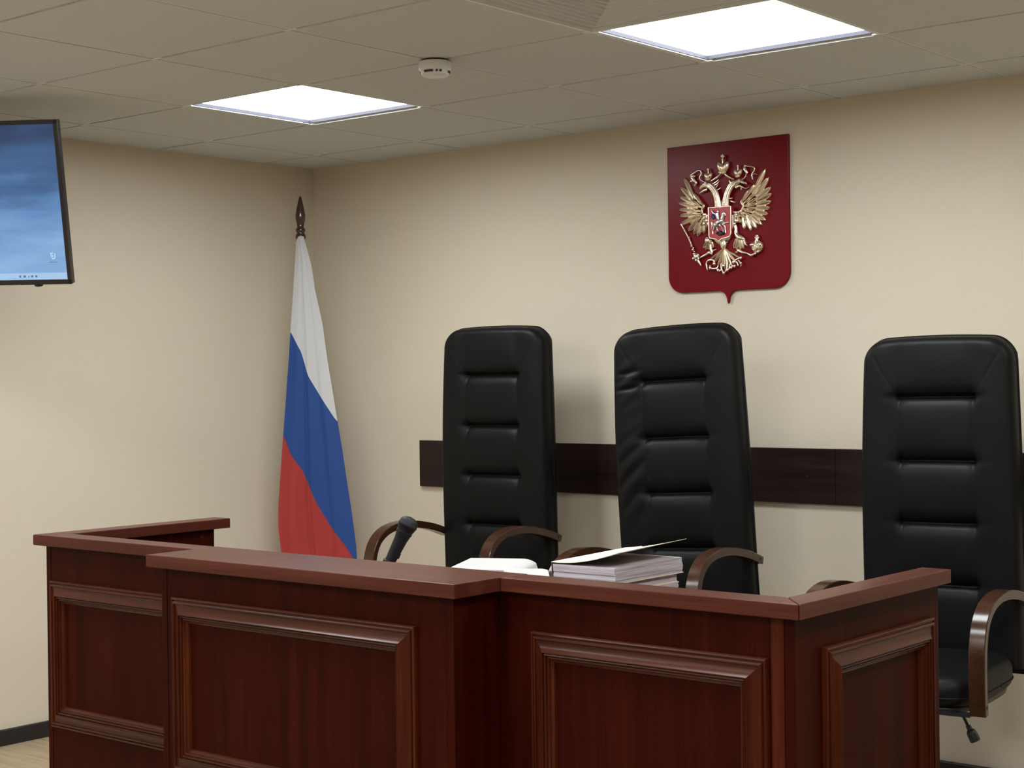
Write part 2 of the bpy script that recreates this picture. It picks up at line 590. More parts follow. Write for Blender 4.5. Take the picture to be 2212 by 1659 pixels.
# side panels and front panels
bpart('side_panel', 'panel', 1.398, 1.420, FL - 0.001, -1.80, 0.0, ZB)
bpart('side_panel', 'panel', 3.876, 3.898, FR - 0.001, -1.772, 0.0, ZB)
pL = bpart('front_panel', 'panel', 1.4205, 2.135, FL, FL + 0.02, 0.0, ZB)
bpart('side_panel', 'panel', 2.136, 2.158, FC - 0.001, FL + 0.02, 0.0, ZB - 0.0005)
bpart('side_panel', 'panel', 3.122, 3.144, FC - 0.001, FR + 0.02, 0.0, ZB - 0.0005)
pC = bpart('front_panel', 'panel', 2.1585, 3.1215, FC, FC + 0.02, 0.0, ZB - 0.0005)
pR = bpart('front_panel', 'panel', 3.1445, 3.8755, FR, FR + 0.02, 0.0, ZB)
pW = [o for o in bpy.data.objects if o.name.startswith('side_panel.001')][0]
bpart('corner_post', 'post', 3.846, 3.875, FR - 0.0015, FR, 0.0, ZB, bevel=0.0005, label='orange brown corner post with bold oak grain')
prism('work_surface', 'top_x', [(1.4205, -2.39), (3.8755, -2.39), (3.8755, -1.81), (3.70, -1.81), (3.60, -1.60), (1.70, -1.60), (1.60, -1.81), (1.4205, -1.81)], 0.735, 0.76)
bpart('inner_support', 'panel', 2.10, 2.122, -2.39, -1.70, 0.0, 0.735)
bpart('inner_support', 'panel', 3.16, 3.182, -2.39, -1.70, 0.0, 0.735)
# screw cap seen inside the left wing
bm = bmesh.new()
lathe(bm, [(0.0065, 0), (0.0065, 0.0015), (0.004, 0.002)], 16, Matrix.Translation((1.420 - BX, -1.852 - BY, 0.897)) @ Matrix.Rotation(pi / 2, 4, 'Y'))
link('screw_cap', bm, 'mould_h', bench)

PROF = [(0.0, 0.0), (0.0, 0.009), (0.0015, 0.0115), (0.004, 0.0125), (0.0062, 0.0115), (0.0072, 0.0088), (0.0090, 0.0090), (0.0095, 0.0135), (0.0115, 0.0160), (0.0140, 0.0165),
        (0.0160, 0.0150), (0.0165, 0.0120), (0.0220, 0.0125), (0.0290, 0.0145), (0.0350, 0.0180), (0.0395, 0.0225), (0.0415, 0.0225), (0.0420, 0.0165), (0.0435, 0.0165),
        (0.0440, 0.0195), (0.0460, 0.0205), (0.0480, 0.0190), (0.0485, 0.0135), (0.0505, 0.0135), (0.0510, 0.0155), (0.0530, 0.0160), (0.0550, 0.0140), (0.0560, 0.0095), (0.0620, 0.0060), (0.0640, 0.0)]
def moulding(x0, x1, z0, z1, place, parent, rail='mould_h'):
    """mitred picture-frame moulding; place(u, v, h) -> point. horizontals and verticals get their own grain"""
    bm = bmesh.new()
    cs = [(x0, z0, 1, 1), (x1, z0, -1, 1), (x1, z1, -1, -1), (x0, z1, 1, -1)]
    for k in range(4):
        A, B = cs[k], cs[(k + 1) % 4]
        ra = [bm.verts.new(place(A[0] + A[2] * w_, A[1] + A[3] * w_, h_)) for w_, h_ in PROF]
        rb = [bm.verts.new(place(B[0] + B[2] * w_, B[1] + B[3] * w_, h_)) for w_, h_ in PROF]
        for i in range(len(PROF) - 1):
            f = bm.faces.new((ra[i], ra[i + 1], rb[i + 1], rb[i]))
            f.material_index = 0 if k % 2 == 0 else 1
    return link('moulding_frame', bm, [rail, 'post'], parent, angle=20)
moulding(1.425, 2.10, 0.388, 0.816, lambda a, b_, h_: (a - BX, FL - h_ - BY, b_), pL)
moulding(2.186, 3.034, 0.400, 0.845, lambda a, b_, h_: (a - BX, FC - h_ - BY, b_), pC)
moulding(3.243, 3.840, 0.395, 0.834, lambda a, b_, h_: (a - BX, FR - h_ - BY, b_), pR)
moulding(-2.312, -1.815, 0.395, 0.846, lambda a, b_, h_: (3.898 + h_ - BX, a - BY, b_), pW, 'mould_y')

# ------------------------------------------------------------------ executive chairs
TOPH = 0.981
GR = [0.790, 0.588, 0.392, 0.197]
GW = 0.120
def chair_center(h):
    # side curve of the backrest: forward at the loins, back at the shoulders
    return -0.006 * max(h, 0.0) ** 1.5 - 0.012 * sin(pi * min(max(h, 0), 1)) 

def half_w(h):
    t_ = max(0.0, min(1.0, h / TOPH))
    return 0.2555 - 0.004 * t_ - 0.013 * max(0, (t_ - 0.45) / 0.55) ** 1.6

CR = 0.072                     # radius of the upper corners
def top_h(s):
    hw = half_w(TOPH - 0.03)
    a = max(0.0, min(CR, hw * abs(s) - (hw - CR)))
    return TOPH - CR + sqrt(max(0.0, CR * CR - a * a)) - 0.010 * s * s

def edge_dist(s, h, hw, top):
    """distance from the rounded outline"""
    px, pz = hw * abs(s) - (hw - CR), h - (TOPH - 0.010 * s * s - CR)
    if px > 0 and pz > 0:
        return max(0.0, CR - sqrt(px * px + pz * pz))
    return max(0.0, min(hw * (1 - abs(s)), top - h))

def g_(x, w_):
    return exp(-(x / w_) ** 2)

def ss(x):
    x = max(0.0, min(1.0, x))
    return x * x * (3 - 2 * x)

def cushion_mesh(wrinkle=0.0):
    NS, NH = 96, 190
    bm = bmesh.new()
    front = []
    for j in range(NH + 1):
        row = []
        for i in range(NS + 1):
            s = -1 + 2 * i / NS
            s = 0.35 * s + 0.65 * sin(pi / 2 * s)    # denser towards the rim
            s = max(-1, min(1, s))
            tt = j / NH
            tt = 1 - (1 - tt) ** 1.15
            hb = -0.05
            th_ = top_h(s)
            h = hb + (th_ - hb) * tt
            x = half_w(h) * s
            e = edge_dist(s, h, half_w(h), th_)
            R_ = 0.030
            q = min(e / R_, 1.0)
            dep = 0.049 * max(0.0, 1 - (1 - q) ** 2.4) ** (1 / 2.4)
            ax = abs(x)
            inner = ss((GW + 0.022 - ax) / 0.03)
            edge = ss(e / 0.05)
            # quilted centre column
            cell = 0.0
            bounds = [0.99] + GR + [-0.02]
            for a, b_ in zip(bounds, bounds[1:]):
                if b_ <= h <= a:
                    ph = (h - b_) / (a - b_)
                    cell = sin(pi * ph) ** 0.55 if 0 < ph < 1 else 0.0
                    # bulge heavier just under the upper seam
            if h < GR[0]:
                colprof = sqrt(max(0, 1 - (ax / (GW + 0.01)) ** 6)) if ax < GW + 0.01 else 0
                dep += inner * (-0.006 + 0.010 * cell * (0.6 + 0.4 * colprof))
            for k, hg in enumerate(GR):
                msk = ss((GW + 0.012 - ax) / 0.02)
                dep -= 0.017 * g_(h - hg, 0.0065) * msk + 0.010 * g_(h - hg, 0.022) * msk
                # pinched corners pulling on the bolsters
                dd = sqrt((ax - GW) ** 2 + (1.0 * (h - hg)) ** 2)
                dep -= 0.005 * exp(-(dd / 0.020) ** 2)
                if ax > GW:
                    dep -= 0.0030 * g_(h - hg, 0.012) * exp(-(ax - GW) / 0.03) * edge
            # vertical seams
            if h < GR[0] + 0.01:
                dep -= 0.0035 * g_(ax - GW, 0.005) + 0.002 * g_(ax - GW - 0.01, 0.02)
            # side bolsters and head cushion
            if ax > GW:
                dep += 0.005 * sin(pi * min(1, (ax - GW) / 0.11)) * edge
            if h > GR[0]:
                dep += 0.007 * sin(pi * min(1, (h - GR[0]) / 0.19)) * ss((0.15 - ax) / 0.07)
                # mitre seam running to the upper corners
                xl = GW + (h - GR[0]) * 0.62
                dep -= 0.0018 * g_(ax - xl, 0.0035) * edge
            # soft irregularity
            dep += 0.0012 * sin(23 * x + 4 * h) * sin(17 * h + 2) * edge
            if wrinkle and s < -0.35:
                wgt = ss((-s - 0.40) / 0.25) * edge
                ph = h * 1.0 + (x + 0.12) * -0.75
                fade = ss((0.90 - h) / 0.1) * ss((h - 0.18) / 0.1)
                dep += wrinkle * wgt * fade * (abs(sin(ph * 46 + 1.5 * sin(9 * h))) ** 1.5 - 0.45) * (0.55 + 0.45 * sin(15 * h + 1))
                dep -= 1.2 * wrinkle * wgt * (g_(h - GR[0] + 0.02 - (x + 0.16) * 0.12, 0.008) + 0.7 * g_(h - GR[0] - 0.035 - (x + 0.16) * 0.1, 0.008))
            y = 0.269 + chair_center(h) - dep
            row.append(bm.verts.new((x, y, 0.45 + h)))
        front.append(row)
    for j in range(NH):
        for i in range(NS):
            bm.faces.new((front[j][i], front[j][i + 1], front[j + 1][i + 1], front[j + 1][i]))
    # close the rim: straight band back to the shell
    rim = [front[j][0] for j in range(NH, -1, -1)] + front[0][1:] + [front[j][NS] for j in range(1, NH + 1)] + front[NH][-2:0:-1]
    bk = []
    for v in rim:
        bk.append(bm.verts.new((v.co.x * 0.99, 0.281 + chair_center(v.co.z - 0.45), v.co.z)))
    k = len(rim)
    for i in range(k):
        bm.faces.new((rim[i], rim[(i + 1) % k], bk[(i + 1) % k], bk[i]))
    return bm

def shell_mesh():
    NS, NH = 40, 70
    bm = bmesh.new()
    def surf(side):
        rows = []
        for j in range(NH + 1):
            row = []
            for i in range(NS + 1):
                s = -1 + 2 * i / NS
                s = 0.35 * s + 0.65 * sin(pi / 2 * s)
                hb = -0.07
                th_ = top_h(s) + 0.004
                h = hb + (th_ - hb) * (1 - (1 - j / NH) ** 1.2)
                wd = half_w(h) + 0.003
                x = wd * s
                e = min(wd * (1 - abs(s)), max(0, th_ - h), )
                q = min(e / 0.03, 1)
                dep = sqrt(max(0, 1 - (1 - q) ** 2))
                y0 = 0.277 + chair_center(h)
                y = y0 - 0.006 * dep if side == 0 else y0 + 0.006 + 0.020 * dep + 0.012 * sin(pi * max(0, min(1, h)))* dep
                row.append(bm.verts.new((x, y, 0.45 + h)))
            rows.append(row)
        for j in range(NH):
            for i in range(NS):
                bm.faces.new((rows[j][i], rows[j][i + 1], rows[j + 1][i + 1], rows[j + 1][i]))
        return [rows[j][0] for j in range(NH, -1, -1)] + rows[0][1:] + [rows[j][NS] for j in range(1, NH + 1)] + rows[NH][-2:0:-1]
    a = surf(0); b_ = surf(1)
    k = len(a)
    for i in range(k):
        bm.faces.new((a[i], a[(i + 1) % k], b_[(i + 1) % k], b_[i]))
    return bm

def super_slab(bm, hx, hy, z0, z1, cx=0, cy=0, p=4.0, rz=0.03, seg=72, dome=0.0, front_drop=0.0):
    """rounded cushion: superellipse outline, rounded rim, domed top"""
    def outline(k_, inset):
        a = 2 * pi * k_ / seg
        c, s = cos(a), sin(a)
        rr = (abs(c) ** p + abs(s) ** p) ** (-1 / p)
        return ((hx - inset) * c * rr, (hy - inset) * s * rr)
    prof = []
    for q in range(7):
        a = -pi / 2 + pi / 2 * q / 6
        prof.append((rz - rz * cos(a), z0 + rz + rz * sin(a)))
    for q in range(7):
        a = pi / 2 * q / 6
        prof.append((rz - rz * cos(a), z1 - rz + rz * sin(a)))
    for f_ in (0.25, 0.45, 0.65, 0.85, 0.97):
        prof.append((rz + (min(hx, hy) - rz) * f_, z1 + dome * sin(pi / 2 * f_)))
    rings = []
    for ins, z in prof:
        ring = []
        for k_ in range(seg):
            x, y = outline(k_, ins)
            dz = -front_drop * max(0, (-y - hy * 0.45) / (hy * 0.55)) ** 2 if z > (z0 + z1) / 2 else 0
            ring.append(bm.verts.new((cx + x, cy + y, z + dz)))
        rings.append(ring)
    for a, b_ in zip(rings, rings[1:]):
        for k_ in range(seg):
            bm.faces.new((a[k_], a[(k_ + 1) % seg], b_[(k_ + 1) % seg], b_[k_]))
    bm.faces.new(rings[0][::-1]); bm.faces.new(rings[-1])

ARM = [(-0.234, 0.346), (-0.238, 0.39), (-0.239, 0.465), (-0.232, 0.540), (-0.205, 0.601), (-0.150, 0.640), (-0.075, 0.657), (0.0, 0.659), (0.08, 0.650), (0.17, 0.631), (0.262, 0.603)]
def arm_bm(sx):
    bm = bmesh.new()
    pth = smooth_path([(0, y, z) for y, z in ARM], 5)
    wd, th_ = 0.0235, 0.0135
    rings = []
    n_ = len(pth)
    for i, p_ in enumerate(pth):
        tg = (pth[min(i + 1, n_ - 1)] - pth[max(i - 1, 0)]).normalized()
        nn = Vector((0, -tg.z, tg.y))
        ring = []
        for a, b_ in ((-1, -.78), (-.9, -1), (.9, -1), (1, -.78), (1, .78), (.9, 1), (-.9, 1), (-1, .78)):
            ring.append(bm.verts.new(Vector((sx * 0.264, 0, 0)) + p_ + Vector((a * wd, 0, 0)) + nn * b_ * th_))
        rings.append(ring)
    for a, b_ in zip(rings, rings[1:]):
        for k in range(8):
            bm.faces.new((a[k], a[(k + 1) % 8], b_[(k + 1) % 8], b_[k]))
    bm.faces.new(rings[0]); bm.faces.new(rings[-1][::-1])
    return bm

def make_chair(cushion):
    t_ = thing('office_chair', '', 'chair', group=None)
    bc = link('backrest', cushion, 'leather', t_, smooth=True)
    link('back_shell', shell_mesh(), 'leather', t_, smooth=True)
    bm = bmesh.new()
    super_slab(bm, 0.254, 0.262, 0.356, 0.452, 0, -0.008, 4.2, 0.034, 80, 0.012, 0.014)
    st = link('seat', bm, 'leather', t_, smooth=True)
    bm = bmesh.new()
    super_slab(bm, 0.236, 0.248, 0.342, 0.362, 0, -0.004, 4.2, 0.008, 64)
    link('seat_pan', bm, 'black_plastic', t_, smooth=True)
    # piping around the lower edge of the seat
    bm = bmesh.new()
    ps = []
    for k in range(97):
        a = 2 * pi * k / 96
        c, s = cos(a), sin(a)
        rr = (abs(c) ** 4.2 + abs(s) ** 4.2) ** (-1 / 4.2)
        ps.append((0.2545 * c * rr, -0.008 + 0.2625 * s * rr, 0.388))
    tube(bm, ps, 0.003, 6)
    link('piping', bm, 'leather', st, smooth=True)
    for sx in (-1, 1):
        a_ = link('armrest', arm_bm(sx), 'arm', t_, angle=24)
        for (y, z, dy) in ((0.240, 0.610, 1), (-0.2355, 0.370, 1)):
            bm = bmesh.new()
            lathe(bm, [(0.0055, -0.0245), (0.0055, 0.0245)], 14, Matrix.Translation((sx * 0.264, y, z)) @ Matrix.Rotation(pi / 2, 4, 'Y'))
            link('bolt', bm, 'bolt', a_)
        # bracket from seat pan to the arm foot
        bm = bmesh.new()
        x0, x1 = sorted((sx * 0.15, sx * 0.242))
        box(bm, x0, x1, -0.248, -0.222, 0.340, 0.350)
        x0, x1 = sorted((sx * 0.20, sx * 0.264))
        box(bm, x0, x1, 0.200, 0.226, 0.636, 0.652) if False else None
        link('arm_bracket', bm, 'black_plastic', t_)
    # swivel mechanism, lever, gas column, five-star base
    bm = bmesh.new(); box(bm, -0.09, 0.09, -0.12, 0.14, 0.305, 0.351)
    link('mechanism', bm, 'black_plastic', t_, bevel=0.01)
    bm = bmesh.new()
    tube(bm, smooth_path([(0.085, -0.1, 0.322), (0.135, -0.10, 0.330), (0.165, -0.10, 0.322), (0.178, -0.10, 0.305), (0.190, -0.10, 0.280)], 5), 0.0045, 10)
    lv = link('lever', bm, 'black_plastic', t_, smooth=True)
    bm = bmesh.new()
    dirv = Vector((0.26, 0, -0.5)).normalized()
    rot = dirv.to_track_quat('Z', 'Y').to_matrix().to_4x4()
    lathe(bm, [(0.008, 0), (0.0085, 0.012), (0.014, 0.018), (0.0155, 0.026), (0.0165, 0.046), (0.014, 0.051)], 6, Matrix.Translation((0.188, -0.10, 0.286)) @ rot)
    link('lever_grip', bm, 'black_plastic', lv, bevel=0.002)
    bm = bmesh.new(); lathe(bm, [(0.027, 0.10), (0.027, 0.22), (0.0145, 0.222), (0.0145, 0.31)], 24)
    link('gas_column', bm, 'black_plastic', t_, angle=40)
    return t_

def make_base(t_, lift):
    zb = -lift
    for k in range(5):
        a = 2 * pi * k / 5 + 0.3
        R_ = Matrix.Rotation(a, 4, 'Z')
        bm = bmesh.new()
        tube(bm, [R_ @ Vector((x, 0, z + zb)) for x, z in ((0.02, 0.115), (0.10, 0.112), (0.22, 0.092), (0.30, 0.078))], [0.026, 0.024, 0.019, 0.016], 10)
        lg = link('base_leg', bm, 'pole', t_, smooth=True)
        bm = bmesh.new()
        for sgn in (-1, 1):
            lathe(bm, [(0.006, -0.010), (0.025, -0.008), (0.027, 0.0), (0.025, 0.008), (0.006, 0.010)], 20,
                  R_ @ Matrix.Translation((0.305, sgn * 0.016, 0.0273 + zb)) @ Matrix.Rotation(pi / 2, 4, 'X'))
        tube(bm, [R_ @ Vector((0.295, 0, 0.085 + zb)), R_ @ Vector((0.295, 0, 0.03 + zb))], 0.007, 8)
        link('caster', bm, 'black_plastic', lg, smooth=True)
    bm = bmesh.new(); lathe(bm, [(0.032, 0.085 + zb), (0.034, 0.12 + zb), (0.028, 0.135 + zb), (0.027, 0.15)], 20)
    link('base_hub', bm, 'black_plastic', t_, angle=40)

chairs = [(1.395, -0.565, 0.102, 0.166, 0.0, 'black leather high-back chair on the left, behind the microphone', 0),
          (2.394, -0.683, 0.113, 0.141, -0.046, 'middle black leather chair, creased leather on its left bolster, behind the stacked volumes', 0.0065),
          (3.312, -0.661, 0.106, 0.078, -0.006, 'black leather chair at the right end, its seat and lever visible past the bench', 0)]
for x, y, a, lift, side, lab, wr in chairs:
    c = make_chair(cushion_mesh(wr))
    c['label'] = lab
    c['group'] = 'black leather high-back chairs behind the bench'
    c.location = (x, y, lift)
    c.rotation_euler = (0, side, a)
    make_base(c, lift)

# ------------------------------------------------------------------ flag on its pole
FP = Vector((0.235, -0.300, 0))
fl = thing('flag', 'white, blue and red flag hanging on a dark pole in the corner', 'flag', FP)
bm = bmesh.new()
lathe(bm, [(0.0125, 0.02), (0.0125, 2.03)], 20)
link('pole', bm, 'pole', fl, angle=40)
bm = bmesh.new()
lathe(bm, [(0.15, 0.0), (0.152, 0.012), (0.145, 0.022), (0.05, 0.032), (0.022, 0.05), (0.019, 0.13), (0.014, 0.135)], 40)
link('stand', bm, 'pole', fl, angle=40)
bm = bmesh.new()
lathe(bm, [(0.013, 2.012), (0.020, 2.016), (0.0235, 2.026), (0.021, 2.037), (0.016, 2.044), (0.0205, 2.052), (0.0215, 2.060), (0.015, 2.068), (0.0165, 2.085),
           (0.0215, 2.105), (0.0225, 2.118), (0.0195, 2.140), (0.012, 2.175), (0.005, 2.202), (0.001, 2.208)], 28, Matrix.Translation((-0.002, 0, 0)))
link('finial', bm, 'pole', fl, smooth=True)

AX = Vector((0.770, 0.638, 0)); DP = Vector((0.638, -0.770, 0))      # along the hanging cloth / out of it
# silhouette: (z, left, right) along AX from the pole
SIL = [(2.030, -0.012, 0.014), (1.995, -0.020, 0.022), (1.90, -0.027, 0.047), (1.80, -0.034, 0.060), (1.64, -0.047, 0.093), (1.50, -0.057, 0.110), (1.27, -0.076, 0.145),
       (1.10, -0.091, 0.172), (0.95, -0.103, 0.192), (0.85, -0.111, 0.207), (0.75, -0.113, 0.220), (0.66, -0.104, 0.230), (0.56, -0.085, 0.235)]
def sil(z):
    for (z0, a0, b0), (z1, a1, b1) in zip(SIL, SIL[1:]):
        if z >= z1:
            f_ = (z0 - z) / (z0 - z1)
            f_ = max(0, min(1, f_))
            return a0 + (a1 - a0) * f_, b0 + (b1 - b0) * f_
    return SIL[-1][1], SIL[-1][2]
def lerp_tab(tab, x):
    for (a, va), (b_, vb) in zip(tab, tab[1:]):
        if x <= b_:
            f_ = max(0, (x - a) / (b_ - a))
            return va + (vb - va) * f_
    return tab[-1][1]
def zpx(v_):          # height of a picture row measured at the flag's distance
    return 1.395 + (821 - v_) / 3470 * 7.1
TOPB = [(0, 2.028), (1, 2.028)]
B1 = [(0, zpx(716)), (0.15, zpx(735)), (0.36, zpx(765)), (0.46, zpx(808)), (0.62, zpx(836)), (0.85, zpx(881)), (1.0, zpx(915))]
B2 = [(0, zpx(934)), (0.13, zpx(977)), (0.36, zpx(1018)), (0.50, zpx(1078)), (0.70, zpx(1139)), (0.92, zpx(1195)), (1.0, zpx(1225))]
BOT = [(0, 0.60), (0.3, 0.53), (0.7, 0.50), (1, 0.52)]
def flag_pt(a, z):
    L, R_ = sil(z)
    k = max(0.0, min(1.0, (2.03 - z) / 1.4))
    x = L + (R_ - L) * a
    fold = 0.012 * k * sin(2 * pi * (a * 1.3 + 0.05)) + 0.0035 * k * sin(2 * pi * (a * 3.7 + 0.3) + 1.5 * k)
    fold += 0.012 * sin(pi * a) + 0.026 * k - 0.010 * (0.3 + 0.7 * k) * (exp(-((a - 0.42) / 0.035) ** 2) + 0.6 * exp(-((a - 0.70) / 0.05) ** 2))
    return AX * x + DP * (fold + 0.016 * (1 - k)) + Vector((0, 0, z))
for nm, hi, lo, mat, lab in (('cloth', TOPB, B1, 'flag_white', 'white stripe'), ('cloth', B1, B2, 'flag_blue', 'blue stripe'), ('cloth', B2, BOT, 'flag_red', 'red stripe')):
    pass
bm = bmesh.new()
NA = 120
def sm(tab, a):       # smoothed table
    return sum(lerp_tab(tab, max(0, min(1, a + o_))) for o_ in (-.06, -.04, -.02, 0, .02, .04, .06)) / 7
prev = None
for band, (hi, lo, n_) in enumerate(((TOPB, B1, 60), (B1, B2, 40), (B2, BOT, 40))):
    for j in range(n_ + 1):
        if j == 0 and prev is not None:
            continue
        row = []
        for i in range(NA + 1):
            a = i / NA
            zh, zl = sm(hi, a), sm(lo, a)
            z = zh + (zl - zh) * j / n_
            row.append(bm.verts.new(flag_pt(a, z)))
        if prev is not None:
            for i in range(NA):
                f = bm.faces.new((prev[i], prev[i + 1], row[i + 1], row[i]))
                f.material_index = band
        prev = row
cl = link('cloth', bm, ['flag_white', 'flag_blue', 'flag_red'], fl, smooth=True, recalc=False)
bm = bmesh.new()
tube(bm, smooth_path([(-0.018, -0.004, 2.005), (0, -0.018, 2.008), (0.016, -0.008, 2.004), (0.014, 0.012, 2.006), (-0.010, 0.014, 2.004), (-0.02, 0.0, 2.006), (-0.030, -0.012, 2.000)], 5), 0.003, 6)
link('tie_cord', bm, 'flag_white', fl, smooth=True)

# ------------------------------------------------------------------ microphone in a desk stand
MD = Vector((0.037, 0.031, 0.096)).normalized()
ball = Vector((2.309, -1.832, 0.975))
mic_origin = Vector((2.245, -1.885, 0.7603))
mc = thing('microphone', 'black handheld microphone leaning up behind the bench rail, left of the papers', 'microphone', mic_origin)
rot = MD.to_track_quat('Z', 'Y').to_matrix().to_4x4()
MM = Matrix.Translation(ball - mic_origin) @ rot @ Matrix.Diagonal((1.12, 1.12, 1.0, 1))
bm = bmesh.new()
lathe(bm, [(0.019, -0.020), (0.0225, -0.012), (0.0248, -0.002), (0.0255, -0.001), (0.0255, 0.003), (0.0248, 0.004), (0.0235, 0.012), (0.019, 0.019), (0.012, 0.0235), (0.004, 0.0252), (0.0005, 0.0255)], 36, MM)
link('grille', bm, 'mic_grille', mc, angle=50)
bm = bmesh.new()
lathe(bm, [(0.0115, -0.185), (0.0125, -0.183), (0.0145, -0.10), (0.0150, -0.095), (0.0175, -0.045), (0.0200, -0.028), (0.0215, -0.024), (0.0215, -0.018), (0.019, -0.016)], 32, MM)
link('handle', bm, 'mic_body', mc, angle=50)
bm = bmesh.new()
rr = 0.0192
for k in range(2):
    a0 = radians(-62 + k * 8)
    vs = []
    for a in (a0, a0 + 0.14 + 0.06 * k):
        for z in (-0.0405, -0.0315 - 0.002 * k):
            q = 0.0183 + (z + 0.0405) * 0.1 + 0.0005
            vs.append(bm.verts.new(MM @ Vector((q * cos(a), q * sin(a), z - k * 0.008))))
    bm.faces.new((vs[0], vs[1], vs[3], vs[2]))
link('print_mark', bm, 'silver', mc)
bm = bmesh.new()
q = MM @ Vector((0, -0.0148, -0.09))
box(bm, -0.004, 0.004, -0.003, 0.002, -0.008, 0.008, mat=Matrix.Translation(q) @ rot)
link('switch', bm, 'black_plastic', mc, bevel=0.001)
bm = bmesh.new()
lathe(bm, [(0.0165, -0.150), (0.0175, -0.148), (0.0180, -0.115), (0.0165, -0.113)], 24, MM)
link('clip', bm, 'black_plastic', mc, angle=40)
bm = bmesh.new()
e_ = MM @ Vector((0, 0, -0.14))
lathe(bm, [(0.055, 0.0), (0.056, 0.008), (0.05, 0.013), (0.008, 0.017), (0.006, e_.z - 0.012)], 32, Matrix.Translation((e_.x + 0.010, e_.y - 0.02, 0)))
tube(bm, [(e_.x + 0.010, e_.y - 0.02, e_.z - 0.016), (e_.x, e_.y - 0.008, e_.z)], 0.006, 8)
link('stand', bm, 'black_plastic', mc, angle=40)

# ------------------------------------------------------------------ bound volumes and papers on the work surface
def volume(name, label, x0, x1, y0, y1, z0, thick, group, rot_=0.0, cover_open=False):
    cx, cy = (x0 + x1) / 2, (y0 + y1) / 2
    t_ = thing(name, label, 'book', (cx, cy, z0), rot_, group)
    hx, hy = (x1 - x0) / 2, (y1 - y0) / 2
    bm = bmesh.new()
    # page block built of a few slightly shifted leaves bundles
    zz = 0.0016
    nb_ = max(2, int(thick / 0.0065))
    hgt = thick - 0.0032
    for k in range(nb_):
        dx, dy = random.uniform(-0.0013, 0.0013), random.uniform(-0.0013, 0.0013)
        box(bm, -hx + 0.002 + dx * 0.3, hx - 0.002 + dx, -hy + 0.002 + dy, hy - 0.002 + dy, zz + hgt * k / nb_, zz + hgt * (k + 1) / nb_ - 0.00015)
    link('page_block', bm, 'pages', t_, bevel=0.0006)
    bm = bmesh.new(); box(bm, -hx, hx, -hy, hy, 0, 0.0015)
    link('back_cover', bm, 'cover', t_)
    bm = bmesh.new(); box(bm, -hx - 0.0022, -hx - 0.0004, -hy, hy, 0, thick + (0.003 if cover_open else 0.0))
    link('spine', bm, 'spine', t_, bevel=0.0006)
    if not cover_open:
        bm = bmesh.new(); box(bm, -hx, hx, -hy, hy, thick - 0.0015, thick)
        link('front_cover', bm, 'cover', t_)
    else:
        bm = bmesh.new()
        NX, NY = 30, 24
        top, bot = [], []
        for j in range(NY + 1):
            rt, rb = [], []
            for i in range(NX + 1):
                a, b_ = i / NX, j / NY
                x = -hx - 0.001 + (2 * hx + 0.010) * a
                y = -hy - 0.002 + (2 * hy + 0.004) * b_
                z = thick + 0.0022 + 0.034 * a ** 1.35 + 0.010 * a * b_ - 0.006 * sin(pi * a) * (1 - b_) + 0.006 * b_ * (1 - a)
                rt.append(bm.verts.new((x, y, z + 0.0014)))
                rb.append(bm.verts.new((x, y, z)))
            top.append(rt); bot.append(rb)
        for j in range(NY):
            for i in range(NX):
                bm.faces.new((top[j][i], top[j][i + 1], top[j + 1][i + 1], top[j + 1][i]))
                bm.faces.new((bot[j][i], bot[j + 1][i], bot[j + 1][i + 1], bot[j][i + 1]))
        for j in range(NY):
            bm.faces.new((top[j][0], top[j + 1][0], bot[j + 1][0], bot[j][0]))
            bm.faces.new((top[j][NX], bot[j][NX], bot[j + 1][NX], top[j + 1][NX]))
        for i in range(NX):
            bm.faces.new((top[0][i], bot[0][i], bot[0][i + 1], top[0][i + 1]))
            bm.faces.new((top[NY][i], top[NY][i + 1], bot[NY][i + 1], bot[NY][i]))
        link('front_cover', bm, 'cover', t_, angle=40)
        # doubled hinge strip glued on the cover
        bm = bmesh.new()
        rows = []
        for j in range(13):
            b_ = j / 12
            row = []
            for i in range(5):
                a = 0.04 + 0.27 * i / 4
                x = -hx - 0.001 + (2 * hx + 0.010) * a
                y = -hy + 0.002 + (2 * hy) * b_ + 0.003
                z = thick + 0.0022 + 0.034 * a ** 1.35 + 0.010 * a * b_ - 0.006 * sin(pi * a) * (1 - b_) + 0.006 * b_ * (1 - a) + 0.0016
                row.append((bm.verts.new((x, y, z)), bm.verts.new((x, y, z + 0.0016))))
            rows.append(row)
        for j in range(12):
            for i in range(4):
                bm.faces.new((rows[j][i][1], rows[j][i + 1][1], rows[j + 1][i + 1][1], rows[j + 1][i][1]))
            bm.faces.new((rows[j][4][0], rows[j + 1][4][0], rows[j + 1][4][1], rows[j][4][1]))
            bm.faces.new((rows[j][0][0], rows[j][0][1], rows[j + 1][0][1], rows[j + 1][0][0]))
        for j in (0, 12):
            for i in range(4):
                bm.faces.new((rows[j][i][0], rows[j][i + 1][0], rows[j][i + 1][1], rows[j][i][1]))
        link('hinge_strip', bm, 'cover', t_)
    return t_

